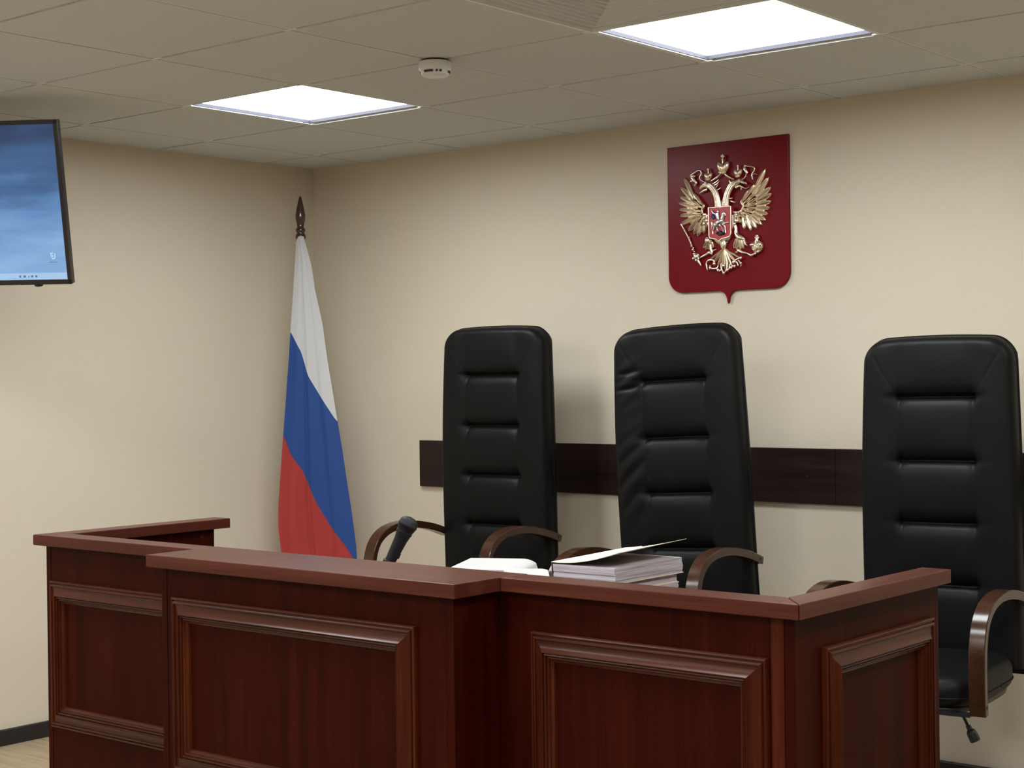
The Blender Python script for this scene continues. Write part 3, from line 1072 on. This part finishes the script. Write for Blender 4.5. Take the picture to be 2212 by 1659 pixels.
GB = 'bound case volumes stacked behind the rail'
X0, X1, Y0, Y1 = 2.935, 3.133, -1.960, -1.655
zt = 0.920
volume('bound_volume', 'thick bound volume topmost in the stack, its cream cover lifted open', X0, X1, Y0, Y1, zt - 0.042, 0.042, GB, 0, True)
volume('bound_volume', 'thin bound volume directly under the open one in the stack', X0 + 0.006, X1 - 0.010, Y0 + 0.004, Y1 - 0.012, zt - 0.042 - 0.0225, 0.022, GB, 0.01)
volume('bound_volume', 'bound volume third from the top of the stack beside the white papers', X0 + 0.002, X1 - 0.008, Y0 + 0.002, Y1 - 0.010, zt - 0.042 - 0.0225 - 0.0225, 0.022, GB, -0.012)
volume('bound_volume', 'bound volume second from the bottom of the stack', X0 + 0.004, X1 - 0.012, Y0 + 0.0, Y1 - 0.014, zt - 0.042 - 0.045 - 0.0305, 0.030, GB, 0.015)
volume('bound_volume', 'bottom bound volume of the stack, resting on the work surface', X0 + 0.0, X1 - 0.006, Y0 + 0.004, Y1 - 0.008, 0.7602, 0.042, GB, -0.006)

def paper_pile(label, corner, back, down, z0, z1, curl=0.0, cat='papers', skew=0.0):
    """pile of sheets: corner = back left, back / down = edge vectors; the right edge rolls down by curl"""
    t_ = thing('paper_pile', label, cat, (corner[0], corner[1], z0))
    B, D_ = Vector((*back, 0)), Vector((*down, 0))
    h_ = z1 - z0
    bm = bmesh.new()
    NX, NL = 24, 14
    fr = []
    for L in range(NL + 1):
        zf = L / NL
        jx, jy = random.uniform(-0.0012, 0.0012), random.uniform(-0.0012, 0.0012)
        rowb, rowd = [], []
        for i in range(NX + 1):
            a = i / NX
            ext = 1 + curl * 0.35 * sin(pi * zf * 0.9) - skew * (1 - zf)
            sag = curl * h_ * max(0, (a - 0.80) / 0.20) ** 2.2 * 0.85 * zf
            pz = h_ * zf - sag
            p_ = B * a * ext + Vector((jx, jy, pz))
            rowb.append(bm.verts.new(p_))
            rowd.append(bm.verts.new(p_ + D_))
        fr.append((rowb, rowd))
    for L in range(NL):
        for i in range(NX):
            for s_ in (0, 1):
                bm.faces.new((fr[L][s_][i], fr[L][s_][i + 1], fr[L + 1][s_][i + 1], fr[L + 1][s_][i]))
        for i in (0, NX):
            bm.faces.new((fr[L][0][i], fr[L][1][i], fr[L + 1][1][i], fr[L + 1][0][i]))
    for L, mi in ((0, 0), (NL, 0)):
        for i in range(NX):
            f = bm.faces.new((fr[L][0][i], fr[L][0][i + 1], fr[L][1][i + 1], fr[L][1][i]))
    link('sheets', bm, 'paper', t_, angle=45)
    return t_
paper_pile('thick pile of white papers with a curling edge, left of the bound volumes',
           (2.345, -1.598), (0.176, 0.084), (0.128, -0.250), 0.7602, 0.862, 0.14)
paper_pile('low sheaf of loose white sheets between the thick pile and the bound volumes',
           (2.647, -1.809), (0.092, 0.077), (0.148, -0.177), 0.7602, 0.870, 0.05, 'papers')

# ------------------------------------------------------------------ television
tvr = Vector((0.8226, 0.5686, 0.0)).normalized()
fw = Vector((0.5686, -0.8226, 0)).normalized()
W_, HH = 0.960, 0.560
tilt = radians(13)
tv_top_right = Vector((0.859, -1.987, 2.281))
tv = thing('television', 'wall television showing a blue cloudy desktop at the left edge', 'television')
upv = (Vector((0, 0, 1)) * cos(tilt) + fw * sin(tilt)).normalized()
nrm = tvr.cross(upv).normalized()
Mtv = Matrix((tvr, -nrm, upv)).transposed().to_4x4()      # local x right, y into the screen, z up
Mtv.translation = tv_top_right - tvr * (W_ / 2) - upv * (HH / 2)
tv.matrix_world = Mtv
bm = bmesh.new()
box(bm, -W_ / 2, W_ / 2, 0.004, 0.030, -HH / 2, HH / 2)
link('cabinet', bm, 'tv_body', tv, bevel=0.003)
bm = bmesh.new()
bw_ = 0.014
for a in ((-W_ / 2, W_ / 2, HH / 2 - bw_, HH / 2), (-W_ / 2, W_ / 2, -HH / 2, -HH / 2 + bw_ * 1.25), (-W_ / 2, -W_ / 2 + bw_, -HH / 2, HH / 2), (W_ / 2 - bw_, W_ / 2, -HH / 2, HH / 2)):
    box(bm, a[0], a[1], -0.004, 0.006, a[2], a[3])
link('bezel', bm, 'tv_body', tv, bevel=0.0015)
bm = bmesh.new()
sx0, sx1, sz0, sz1 = -W_ / 2 + bw_, W_ / 2 - bw_, -HH / 2 + bw_ * 1.25, HH / 2 - bw_
box(bm, sx0, sx1, 0.0, 0.004, sz0, sz1)
scr = link('screen', bm, 'screen', tv)
bm = bmesh.new(); box(bm, sx0, sx1, -0.0006, 0.0, sz0, sz0 + 0.023)
link('taskbar', bm, 'taskbar', scr)
for k, (dx, wd) in enumerate(((0.166, 0.007), (0.151, 0.009), (0.136, 0.006), (0.124, 0.008), (0.109, 0.007))):
    bm = bmesh.new()
    xx = sx1 - dx - 0.005
    if k == 2:
        vs = [bm.verts.new(v_) for v_ in ((xx, -0.0008, sz0 + 0.008), (xx + wd, -0.0008, sz0 + 0.008), (xx + wd, -0.0008, sz0 + 0.015))]
        bm.faces.new(vs)
    else:
        box(bm, xx, xx + wd, -0.0010, -0.0006, sz0 + 0.008, sz0 + 0.015)
    link('tray_icon', bm, 'icon_dark', scr)
bm = bmesh.new()          # waste-bin icon with its caption bar
bx0, bz0 = sx1 - 0.052, sz0 + 0.070
for a in ((0.0, 0.003, 0.006, 0.020), (0.013, 0.016, 0.004, 0.019), (0.003, 0.013, 0.0, 0.004), (-0.002, 0.009, 0.019, 0.022), (0.005, 0.008, 0.008, 0.014)):
    box(bm, bx0 + a[0], bx0 + a[1], -0.0010, -0.0006, bz0 + a[2], bz0 + a[3])
link('bin_icon', bm, 'icon_light', scr)
bm = bmesh.new()
for k in range(5):
    box(bm, bx0 - 0.006 + k * 0.0056, bx0 - 0.0025 + k * 0.0056, -0.0010, -0.0006, bz0 - 0.012, bz0 - 0.009)
link('icon_caption', bm, 'icon_dark', scr)
bm = bmesh.new()
lathe(bm, [(0.016, 0.0), (0.014, 0.006), (0.009, 0.008)], 20, Matrix.Translation((sx1 - 0.108, 0.008, -HH / 2)) @ Matrix.Rotation(pi, 4, 'X'))
link('sensor', bm, 'tv_body', tv, angle=40)
# ceiling mount behind the set
mtp = Mtv.inverted()
bm = bmesh.new()
cw = Mtv @ Vector((0, 0.045, 0.03))
box(bm, -0.14, 0.14, 0.030, 0.046, -0.12, 0.14)
link('mount_plate', bm, 'tv_body', tv, bevel=0.002)
bm = bmesh.new()
p0 = Vector((cw.x, cw.y, cw.z)); p1 = Vector((cw.x, cw.y, H))
pw = p0 - nrm * 0.05
tube(bm, [mtp @ p0, mtp @ pw, mtp @ Vector((pw.x, pw.y, H - 0.002))], 0.019, 14)
link('mount_pole', bm, 'tv_body', tv, angle=60)

# ------------------------------------------------------------------ wall shield with double-headed eagle
# plate corners in metres on the back wall; relief points are given on a 2212-wide sketch of the emblem
PX0, PX1, PZ0, PZ1 = 1.990, 2.521, 1.755, 2.272
em = thing('wall_emblem', 'dark red shield with a pale gold double-headed eagle on the back wall', 'emblem', (2.256, 0, 1.663))
EO = Vector((2.256, 0, 1.663))
# homography from the sketch to the plate (four reference points)
def solve(A, B):
    n_ = len(B)
    A = [row[:] + [B[i]] for i, row in enumerate(A)]
    for i in range(n_):
        pv = max(range(i, n_), key=lambda k: abs(A[k][i]))
        A[i], A[pv] = A[pv], A[i]
        for k in range(n_):
            if k != i:
                f_ = A[k][i] / A[i][i]
                A[k] = [x - f_ * y_ for x, y_ in zip(A[k], A[i])]
    return [A[i][n_] / A[i][i] for i in range(n_)]
SK = 2212 / 230.0
refs = [((1446, 322), (PX0, 2.271)), ((1707, 289), (PX1, 2.271)), ((1450, 610), (PX0, 1.7545)), ((1709, 595), (PX1, 1.7545))]
A_, B_ = [], []
for (uu, vv), (X, Z) in refs:
    a, b_ = (uu - 1460) * SK, (vv - 320) * SK
    A_.append([a, b_, 1, 0, 0, 0, -a * X, -b_ * X]); B_.append(X)
    A_.append([0, 0, 0, a, b_, 1, -a * Z, -b_ * Z]); B_.append(Z)
Hm = solve(A_, B_)
PT = 0.014                     # plate thickness
def E(a, b_, h=0.0):
    q = Hm[6] * a + Hm[7] * b_ + 1
    X = (Hm[0] * a + Hm[1] * b_ + Hm[2]) / q
    Z = (Hm[3] * a + Hm[4] * b_ + Hm[5]) / q
    return Vector((X - 2.256, -(PT + h), Z - 1.663))
UM = (E(1000, 1200) - E(1100, 1200)).length / 100     # metres per sketch unit

# plate outline
out = [(PX0, PZ1), (PX1, PZ1)]
rc = 0.062
zb = 1.711
for k in range(11):
    a = pi / 2 * k / 10
    out.append((PX1 - rc + rc * cos(a), zb + rc - rc * sin(a)))
cxp = (PX0 + PX1) / 2 + 0.001
for k in range(9):                      # right fillet to the tip
    a = pi / 2 * k / 8
    out.append((cxp + 0.042 - 0.038 * sin(a), zb - 0.042 + 0.042 * cos(a) if False else zb - 0.040 * (1 - cos(a))))
out.append((cxp, zb - 0.050))
for k in range(8, -1, -1):
    a = pi / 2 * k / 8
    out.append((cxp - 0.042 + 0.038 * sin(a), zb - 0.040 * (1 - cos(a))))
for k in range(10, -1, -1):
    a = pi / 2 * k / 10
    out.append((PX0 + rc - rc * cos(a), zb + rc - rc * sin(a)))
bm = bmesh.new()
f0 = [bm.verts.new((x - 2.256, -PT, z - 1.663)) for x, z in out]
f1 = [bm.verts.new((x - 2.256, -0.001, z - 1.663)) for x, z in out]
bm.faces.new(f0); bm.faces.new(f1[::-1])
for i in range(len(out)):
    bm.faces.new((f0[i], f0[(i + 1) % len(out)], f1[(i + 1) % len(out)], f1[i]))
link('shield_plate', bm, 'plate_red', em, bevel=0.0025)

def feather(bm, tip, base, w_, h0, h1, ridge=0.0045, bend=0.0):
    """leaf with a raised quill: tip and base in sketch units"""
    T, B = Vector(tip), Vector(base)
    ax = (B - T)
    L = ax.length
    ax.normalize()
    nn = Vector((-ax.y, ax.x))
    NL = 12
    prof = [0.0, 0.60, 0.84, 0.95, 1.0, 1.0, 0.98, 0.95, 0.90, 0.83, 0.74, 0.64, 0.5]
    rows = []
    for i in range(NL + 1):
        f_ = i / NL
        c = T + ax * (L * f_) + nn * bend * sin(pi * f_) * L
        hw = prof[i] * w_ / 2
        hc = h0 + (h1 - h0) * f_
        row = []
        for s in (-1.0, -0.8, -0.45, -0.12, 0.0, 0.12, 0.45, 0.8, 1.0):
            p_ = c + nn * s * hw
            dome = ridge * sqrt(max(0, 1 - s * s)) * (0.35 + 0.65 * min(1, prof[i] * 1.1)) + (0.0016 if s == 0.0 else 0)
            hh = max(0.0, hc) + dome if abs(s) < 1 else max(-0.0005, hc - 0.004)
            row.append(bm.verts.new(E(p_.x, p_.y, hh)))
        rows.append(row)
    for a, b_ in zip(rows, rows[1:]):
        for k in range(8):
            bm.faces.new((a[k], a[k + 1], b_[k + 1], b_[k]))
    # walls down to the plate
    for k in (0, 8):
        prev_ = None
        for row in rows:
            co = row[k].co
            dn = bm.verts.new((co.x, -PT + 0.0005, co.z))
            if prev_:
                bm.faces.new((prev_[0], row[k], dn, prev_[1]))
            prev_ = (row[k], dn)

def strand(bm, pts, rads, h=0.004, seg=8, flat=(1, 1), n_=6):
    """round rod of varying radius (sketch units) lying on the plate"""
    hs = h if isinstance(h, (list, tuple)) else [h] * len(pts)
    P_ = [Vector((a, b_, hs[i] * 1e5)) for i, (a, b_) in enumerate(pts)]
    sp_ = smooth_path(P_, n_)
    rl = []
    m_ = len(pts) - 1
    rr_ = rads if isinstance(rads, (list, tuple)) else [rads] * len(pts)
    for i in range(len(sp_)):
        f_ = i / n_
        k = min(int(f_), m_ - 1)
        rl.append((rr_[k] + (rr_[k + 1] - rr_[k]) * (f_ - k)) * UM)
    tube(bm, [E(p_.x, p_.y, p_.z / 1e5) for p_ in sp_], rl, seg, flat, up=Vector((0, 1, 0)))

def lump(bm, a, b_, ra, rb, h=0.003, ang=0.0, hz=None):
    """ellipsoid bead in sketch units"""
    c = E(a, b_, h)
    hz = hz if hz is not None else min(ra, rb) * UM
    mt_ = Matrix.Translation(c) @ Matrix.Rotation(radians(ang), 4, 'Y') @ Matrix.Diagonal((ra * UM, hz, rb * UM, 1))
    bmesh.ops.create_uvsphere(bm, u_segments=14, v_segments=9, radius=1, matrix=mt_)

def gold(name, bm, parent, mat='gold', angle=50):
    return link(name, bm, mat, parent, angle=angle)

# --- eagle body: one part holding neck, wings, tail, legs as sub-parts
bm = bmesh.new()
lump(bm, 1020, 1560, 250, 400, 0.006, 0, 0.014)
lump(bm, 1020, 1890, 130, 120, 0.004, 0, 0.012)
eagle = gold('eagle', bm, em)

LW = [((235, 620), (450, 1060), 92), ((168, 815), (440, 1120), 92), ((138, 1012), (470, 1180), 92), ((122, 1150), (460, 1240), 86), ((125, 1290), (450, 1310), 84),
      ((145, 1425), (470, 1380), 84), ((150, 1610), (500, 1440), 96), ((325, 1748), (540, 1480), 86), ((432, 1812), (590, 1500), 82), ((520, 1845), (620, 1510), 82), ((640, 1792), (660, 1500), 84), ((735, 1650), (720, 1450), 70)]
LC = [((455, 950), (650, 1190), 66), ((395, 1090), (590, 1220), 66), ((375, 1205), (560, 1270), 66), ((370, 1305), (560, 1330), 66), ((395, 1390), (580, 1380), 66), ((440, 1480), (620, 1410), 66), ((520, 1580), (660, 1430), 66), ((605, 1640), (700, 1440), 60),
      ((525, 1075), (665, 1215), 56), ((500, 1200), (650, 1260), 56), ((505, 1310), (630, 1330), 56), ((530, 1405), (650, 1370), 56), ((600, 1480), (700, 1400), 56), ((680, 1530), (740, 1420), 50), ((745, 1500), (775, 1400), 44)]
RW = [((1920, 435), (1660, 960), 92), ((1992, 615), (1720, 1010), 88), ((2035, 815), (1740, 1070), 86), ((2055, 955), (1740, 1120), 84), ((2048, 1110), (1740, 1190), 82),
      ((2028, 1250), (1720, 1250), 80), ((1985, 1380), (1690, 1320), 80), ((1935, 1508), (1660, 1370), 80), ((1850, 1610), (1620, 1400), 80), ((1738, 1685), (1580, 1410), 80), ((1620, 1738), (1530, 1410), 80), ((1490, 1705), (1450, 1420), 76)]
RC = [((1705, 775), (1500, 1090), 64), ((1590, 895), (1450, 1140), 62), ((1740, 930), (1540, 1130), 60), ((1780, 1040), (1560, 1180), 62), ((1760, 1150), (1550, 1230), 62), ((1740, 1250), (1530, 1280), 62), ((1700, 1345), (1510, 1310), 62), ((1650, 1440), (1480, 1340), 62), ((1560, 1520), (1440, 1360), 62),
      ((1640, 1060), (1480, 1170), 52), ((1620, 1180), (1470, 1230), 52), ((1600, 1280), (1450, 1290), 52), ((1540, 1380), (1400, 1340), 52), ((1440, 1440), (1350, 1350), 50), ((1360, 1460), (1300, 1360), 48), ((1430, 1560), (1370, 1430), 52), ((1330, 1560), (1310, 1430), 46)]
for prim, cov, lead, lab in ((LW, LC, [(450, 1010), (560, 1120), (665, 1215), (625, 1300), (650, 1370), (720, 1410), (800, 1440)], 'left'),
                             (RW, RC, [(1600, 880), (1520, 1000), (1445, 1135), (1480, 1215), (1430, 1320), (1350, 1345), (1240, 1340)], 'right')):
    bm = bmesh.new()
    for q_ in ((0.35, 130), (0.62, 170), (0.85, 150)):      # wing web behind the quills
        for tp, bs, w_ in prim[1:]:
            if q_[0] > 0.4: lump(bm, tp[0] + (bs[0] - tp[0]) * q_[0], tp[1] + (bs[1] - tp[1]) * q_[0], q_[1] * 0.42, q_[1] * 0.42, 0.001, 0, 0.006)
    for k, (tp, bs, w_) in enumerate(prim):
        feather(bm, tp, bs, w_ * 1.14, 0.004 + 0.002 * (k % 2), 0.009, 0.007)
    for k, (tp, bs, w_) in enumerate(cov):
        feather(bm, tp, bs, w_, 0.012 + 0.0015 * (k % 2) + (0.003 if k > 7 else 0), 0.014, 0.007)
    strand(bm, lead, [10, 20, 30, 24, 22, 22, 20], 0.012)
    sx = 700 if lab == 'left' else 1340
    for k in range(7):
        lump(bm, sx + (k % 3) * 34 - 30, 1420 + 62 * (k // 2) - 20, 26, 34, 0.014, 0, 0.006)
    gold('wing', bm, eagle)

# necks and heads
for side, neck, beak_u, beak_l, eye, spikes in (
        (-1, [(960, 1250), (945, 1080), (900, 930), (820, 820), (740, 780)], [(760, 790), (660, 800), (605, 850), (598, 885)], [(740, 870), (660, 900), (600, 935), (560, 960)], (705, 745),
         [((840, 760), (975, 660)), ((880, 790), (985, 700)), ((900, 840), (960, 760)), ((940, 880), (1020, 825)), ((640, 780), (600, 790))]),
        (1, [(1115, 1250), (1125, 1080), (1170, 930), (1240, 800), (1330, 730)], [(1330, 740), (1420, 700), (1500, 735), (1545, 745), (1552, 775)], [(1320, 840), (1400, 800), (1460, 825), (1530, 850), (1595, 822)], (1410, 690),
         [((1230, 740), (1180, 680)), ((1180, 1060), (1260, 1040)), ((1215, 1110), (1330, 1135)), ((1430, 840), (1445, 885)), ((1400, 670), (1500, 640))])):
    bm = bmesh.new()
    for off, rad in ((-38, 34), (0, 42), (38, 34)):
        strand(bm, [(x + off * (1 - 0.35 * i / 4), y + off * 0.5 * side * -(i / 4) * -1) for i, (x, y) in enumerate(neck)], [rad, rad, rad * .95, rad, rad * .8], [0.012, 0.013, 0.014, 0.015, 0.015])
    for k in range(14):
        f_ = k / 14 * 4
        i = int(f_)
        q = (f_ - i)
        x = neck[i][0] + (neck[i + 1][0] - neck[i][0]) * q
        y = neck[i][1] + (neck[i + 1][1] - neck[i][1]) * q
        lump(bm, x + (28 if k % 2 else -26), y, 13, 46, 0.0170, 20 * side * (f_ / 3), 0.0035)
    for p_, q_ in spikes:
        strand(bm, [p_, ((p_[0] + q_[0]) / 2, (p_[1] + q_[1]) / 2 + 12), q_], [14, 9, 2], 0.012, 6)
    strand(bm, beak_u, [52, 36, 22, 6] if len(beak_u) == 4 else [52, 34, 26, 18, 5], 0.015)
    strand(bm, beak_l, [26, 20, 12, 3] if len(beak_l) == 4 else [24, 26, 16, 7, 3], 0.012)
    lump(bm, eye[0] + side * 15, eye[1] + 30, 34, 24, 0.021)
    lump(bm, eye[0], eye[1], 30, 30, 0.016)
    gold('head', bm, eagle)

# crowns
for cx_, cy_, s_ in ((1055, 430, 1.0), (755, 610, 0.66), (1370, 540, 0.66)):
    bm = bmesh.new()
    for dx, an in ((-60, 24), (62, -24)):
        lump(bm, cx_ + dx * s_, cy_ - 22 * s_, 62 * s_, 108 * s_, 0.008, -an, 0.014)
    lump(bm, cx_, cy_ + 10 * s_, 30 * s_, 92 * s_, 0.012, 0, 0.013)
    strand(bm, [(cx_ - 75 * s_, cy_ + 85 * s_), (cx_, cy_ + 108 * s_), (cx_ + 75 * s_, cy_ + 82 * s_)], 17 * s_, 0.014)
    lump(bm, cx_ - 30 * s_, cy_ + 105 * s_, 26 * s_, 28 * s_, 0.018)
    lump(bm, cx_ + 34 * s_, cy_ + 100 * s_, 26 * s_, 28 * s_, 0.018)
    strand(bm, [(cx_ - 5, cy_ - 40 * s_), (cx_ - 4, cy_ - 110 * s_), (cx_, cy_ - 170 * s_)], [12 * s_, 14 * s_, 12 * s_], 0.012)
    lump(bm, cx_, cy_ - 178 * s_, 24 * s_, 24 * s_, 0.013)
    if s_ == 1.0:
        for dx, dy in ((0, -30), (0, 26), (-26, 0), (26, 0)):
            lump(bm, cx_ + dx * .8, cy_ - 245 + dy * .8, 22, 22, 0.013)
    else:
        lump(bm, cx_, cy_ - 232 * s_, 38 * s_, 38 * s_, 0.013)
    gold('crown', bm, eagle)

# ribbons, each its own part
strands = [
    [([(1000, 565), (940, 615), (870, 665), (800, 705)], [14, 17, 17, 10], 0.012)],
    [([(1080, 540), (1150, 595), (1230, 640), (1290, 665)], [14, 20, 14, 8], 0.012)],
    [([(660, 715), (590, 680), (570, 620), (600, 560), (590, 495), (530, 485), (460, 530), (385, 580)], [7, 9, 10, 11, 10, 9, 12, 14], 0.010),
     ([(385, 585), (410, 640), (460, 690), (500, 740), (470, 790), (475, 815)], [14, 26, 30, 24, 18, 6], 0.009),
     ([(380, 600), (440, 605), (490, 600)], [14, 26, 14], 0.012),
     ([(430, 700), (370, 705), (365, 740)], [9, 7, 3], 0.008)],
    [([(1480, 640), (1520, 600), (1530, 555), (1545, 530)], [7, 9, 9, 8], 0.010),
     ([(1490, 385), (1500, 440), (1530, 490), (1560, 540)], [16, 34, 34, 24], 0.009),
     ([(1500, 375), (1560, 385), (1640, 400), (1705, 420), (1700, 480), (1660, 540), (1655, 600), (1670, 670)], [14, 10, 8, 12, 12, 13, 14, 5], 0.011),
     ([(1660, 560), (1710, 545), (1755, 560)], [7, 6, 3], 0.009)]]
for grp in strands:
    bm = bmesh.new()
    for pts_, rads_, h_ in grp:
        strand(bm, pts_, rads_, h_)
    gold('ribbon', bm, eagle)

# legs with feathered thighs, claws
bm = bmesh.new()
for x, y, x2, y2 in ((760, 1880, 630, 2095), (790, 1900, 675, 2130), (810, 1920, 735, 2125), (830, 1960, 830, 2090)):
    feather(bm, (x2, y2), (x, y), 62, 0.004, 0.010, 0.006)
lump(bm, 740, 1935, 60, 70, 0.010)
strand(bm, [(800, 2020), (800, 2100), (830, 2180)], [28, 30, 26], 0.010)
strand(bm, [(840, 2210), (780, 2180), (700, 2225), (620, 2265), (585, 2290)], [22, 30, 20, 18, 10], 0.012)
strand(bm, [(800, 2120), (860, 2130), (905, 2110)], [12, 9, 3], 0.008)
gold('leg', bm, eagle)
bm = bmesh.new()
for x, y, x2, y2 in ((1330, 1890, 1260, 2090), (1370, 1890, 1310, 2120), (1400, 1900, 1400, 2130), (1430, 1900, 1460, 2110), (1440, 1880, 1510, 2010)):
    feather(bm, (x2, y2), (x, y), 66, 0.004, 0.012, 0.006)
strand(bm, [(1300, 1600), (1320, 1700), (1330, 1800), (1400, 1870), (1490, 1900)], [34, 36, 44, 56, 30], 0.010)
strand(bm, [(1490, 1890), (1500, 1990), (1560, 2030)], [22, 16, 10], 0.010)
strand(bm, [(1380, 2100), (1350, 2150), (1300, 2175)], [26, 24, 8], 0.010)
strand(bm, [(1370, 2130), (1440, 2165), (1560, 2195), (1640, 2235), (1700, 2200)], [18, 26, 12, 28, 16], 0.012)
gold('leg', bm, eagle)

# tail
bm = bmesh.new()
lump(bm, 1050, 2000, 66, 110, 0.006, 0, 0.010)
hub = (1075, 2090)
for (x, y), w_ in (((735, 2350), 42), ((800, 2440), 52), ((915, 2500), 52), ((1010, 2520), 48), ((1075, 2540), 54), ((1150, 2510), 48), ((1235, 2480), 52), ((1335, 2410), 52), ((1425, 2310), 42)):
    feather(bm, (x, y), hub, w_, 0.005, 0.010, 0.005)
for pts in ([(740, 2350), (715, 2400), (720, 2470), (735, 2540)], [(745, 2345), (800, 2330), (860, 2345), (880, 2410)], [(790, 2440), (790, 2490), (850, 2510), (930, 2500), (960, 2450)],
            [(930, 2520), (990, 2560), (1000, 2530)], [(1020, 2400), (1020, 2500), (1075, 2600), (1135, 2500), (1130, 2400)], [(1150, 2540), (1190, 2500), (1200, 2400)],
            [(1200, 2480), (1280, 2450), (1320, 2440)], [(1320, 2330), (1380, 2300), (1440, 2280)], [(1370, 2340), (1430, 2400), (1420, 2470)], [(1250, 2380), (1330, 2370), (1370, 2450)]):
    strand(bm, pts, [16 if k < len(pts) - 1 else 9 for k in range(len(pts))], 0.012)
for x, y in ((800, 2500), (880, 2410), (960, 2545), (1075, 2450), (1075, 2600), (1150, 2540), (1230, 2490), (1300, 2460), (1430, 2290), (1430, 2395), (1280, 2375)):
    lump(bm, x, y, 26, 30, 0.014)
strand(bm, [(1075, 2590), (1075, 2640)], [30, 5], 0.010)
gold('tail', bm, eagle)

# sceptre and orb
bm = bmesh.new()
strand(bm, [(180, 1590), (250, 1710), (340, 1880), (410, 2050)], [10, 13, 15, 14], 0.009)
for x, y, q in ((345, 1865, 17), (405, 2045, 20), (440, 2090, 22), (430, 2120, 24), (460, 2160, 18)):
    lump(bm, x, y, q, q, 0.010)
lump(bm, 505, 2262, 66, 72, 0.008, -20)
for dx, dy in ((-55, 40), (50, -30), (-40, -50), (55, 45), (0, 75)):
    lump(bm, 505 + dx, 2262 + dy, 22, 26, 0.014)
strand(bm, [(535, 2340), (570, 2400), (600, 2455)], [32, 24, 7], 0.009)
gold('sceptre', bm, em)
bm = bmesh.new()
lump(bm, 1750, 2050, 122, 118, 0.006, 0, 0.016)
strand(bm, [(1640, 2030), (1740, 2010), (1850, 2040)], 20, 0.020)
strand(bm, [(1750, 1930), (1760, 2020)], 16, 0.020)
for x, y, q in ((1665, 2010, 26), (1710, 2000, 24), (1800, 2000, 24), (1700, 2120, 22), (1790, 2160, 26), (1730, 2200, 24)):
    lump(bm, x, y, q, q, 0.016)
strand(bm, [(1750, 1940), (1755, 1850)], [34, 26], 0.010)
lump(bm, 1755, 1845, 38, 34, 0.010)
lump(bm, 1722, 1870, 18, 18, 0.010)
lump(bm, 1785, 1870, 18, 18, 0.010)
gold('orb', bm, em)

# breast shield with mounted rider
shp = [(785, 1262), (1245, 1226), (1250, 1500), (1245, 1790), (1225, 1842), (1160, 1868), (1060, 1895), (1000, 1950), (950, 1908), (880, 1895), (820, 1885), (800, 1840), (792, 1560)]
bm = bmesh.new()
top_ = [bm.verts.new(E(x, y, 0.021)) for x, y in shp]
bot_ = [bm.verts.new(E(x, y, 0.001)) for x, y in shp]
bm.faces.new(top_); bm.faces.new(bot_[::-1])
for i in range(len(shp)):
    bm.faces.new((top_[i], top_[(i + 1) % len(shp)], bot_[(i + 1) % len(shp)], bot_[i]))
bs = link('breast_shield', bm, 'enamel_red', em)
bm = bmesh.new()
for i in range(len(shp)):
    a, b_ = shp[i], shp[(i + 1) % len(shp)]
    strand(bm, [a, ((a[0] + b_[0]) / 2, (a[1] + b_[1]) / 2), b_], 13, 0.0220, 8, n_=2)
gold('shield_rim', bm, bs)
bm = bmesh.new()
lump(bm, 1010, 1560, 110, 60, 0.024, -28)        # horse barrel
lump(bm, 950, 1610, 58, 56, 0.024)               # hindquarters
strand(bm, [(1060, 1530), (1090, 1430), (1110, 1370), (1150, 1430)], [40, 36, 38, 14], 0.0225)   # neck and head
strand(bm, [(930, 1640), (900, 1700), (880, 1740), (885, 1800)], [26, 18, 13, 15], 0.024)
strand(bm, [(970, 1640), (970, 1700), (1000, 1740), (1040, 1770)], [24, 18, 12, 13], 0.024)
strand(bm, [(1090, 1560), (1150, 1570), (1210, 1555)], [24, 15, 12], 0.0225)
strand(bm, [(1080, 1590), (1130, 1640), (1140, 1720), (1150, 1780)], [24, 16, 12, 14], 0.024)
strand(bm, [(900, 1600), (860, 1560), (870, 1650), (850, 1690)], [12, 14, 12, 6], 0.024)
gold('horse', bm, bs, 'silver_metal')
bm = bmesh.new()
lump(bm, 990, 1340, 24, 28, 0.0235)
strand(bm, [(985, 1370), (985, 1430), (1000, 1490)], [32, 38, 30], 0.027)
strand(bm, [(960, 1390), (900, 1370), (870, 1310)], [17, 14, 10], 0.028)
strand(bm, [(1010, 1480), (1020, 1560), (1040, 1640)], [22, 18, 12], 0.029)
strand(bm, [(860, 1300), (960, 1430), (1060, 1620), (1120, 1760)], 5, 0.031)
gold('rider', bm, bs, 'silver_metal')
bm = bmesh.new()
strand(bm, [(900, 1370), (880, 1430), (910, 1480)], [14, 36, 26], 0.0235)
link('cape', bm, 'enamel_blue', bs, angle=50)
bm = bmesh.new()
strand(bm, [(950, 1790), (1020, 1760), (1080, 1790), (1130, 1760)], [16, 30, 34, 14], 0.0225)
lump(bm, 1030, 1805, 60, 26, 0.0225)
link('serpent', bm, 'enamel_black', bs, angle=50)
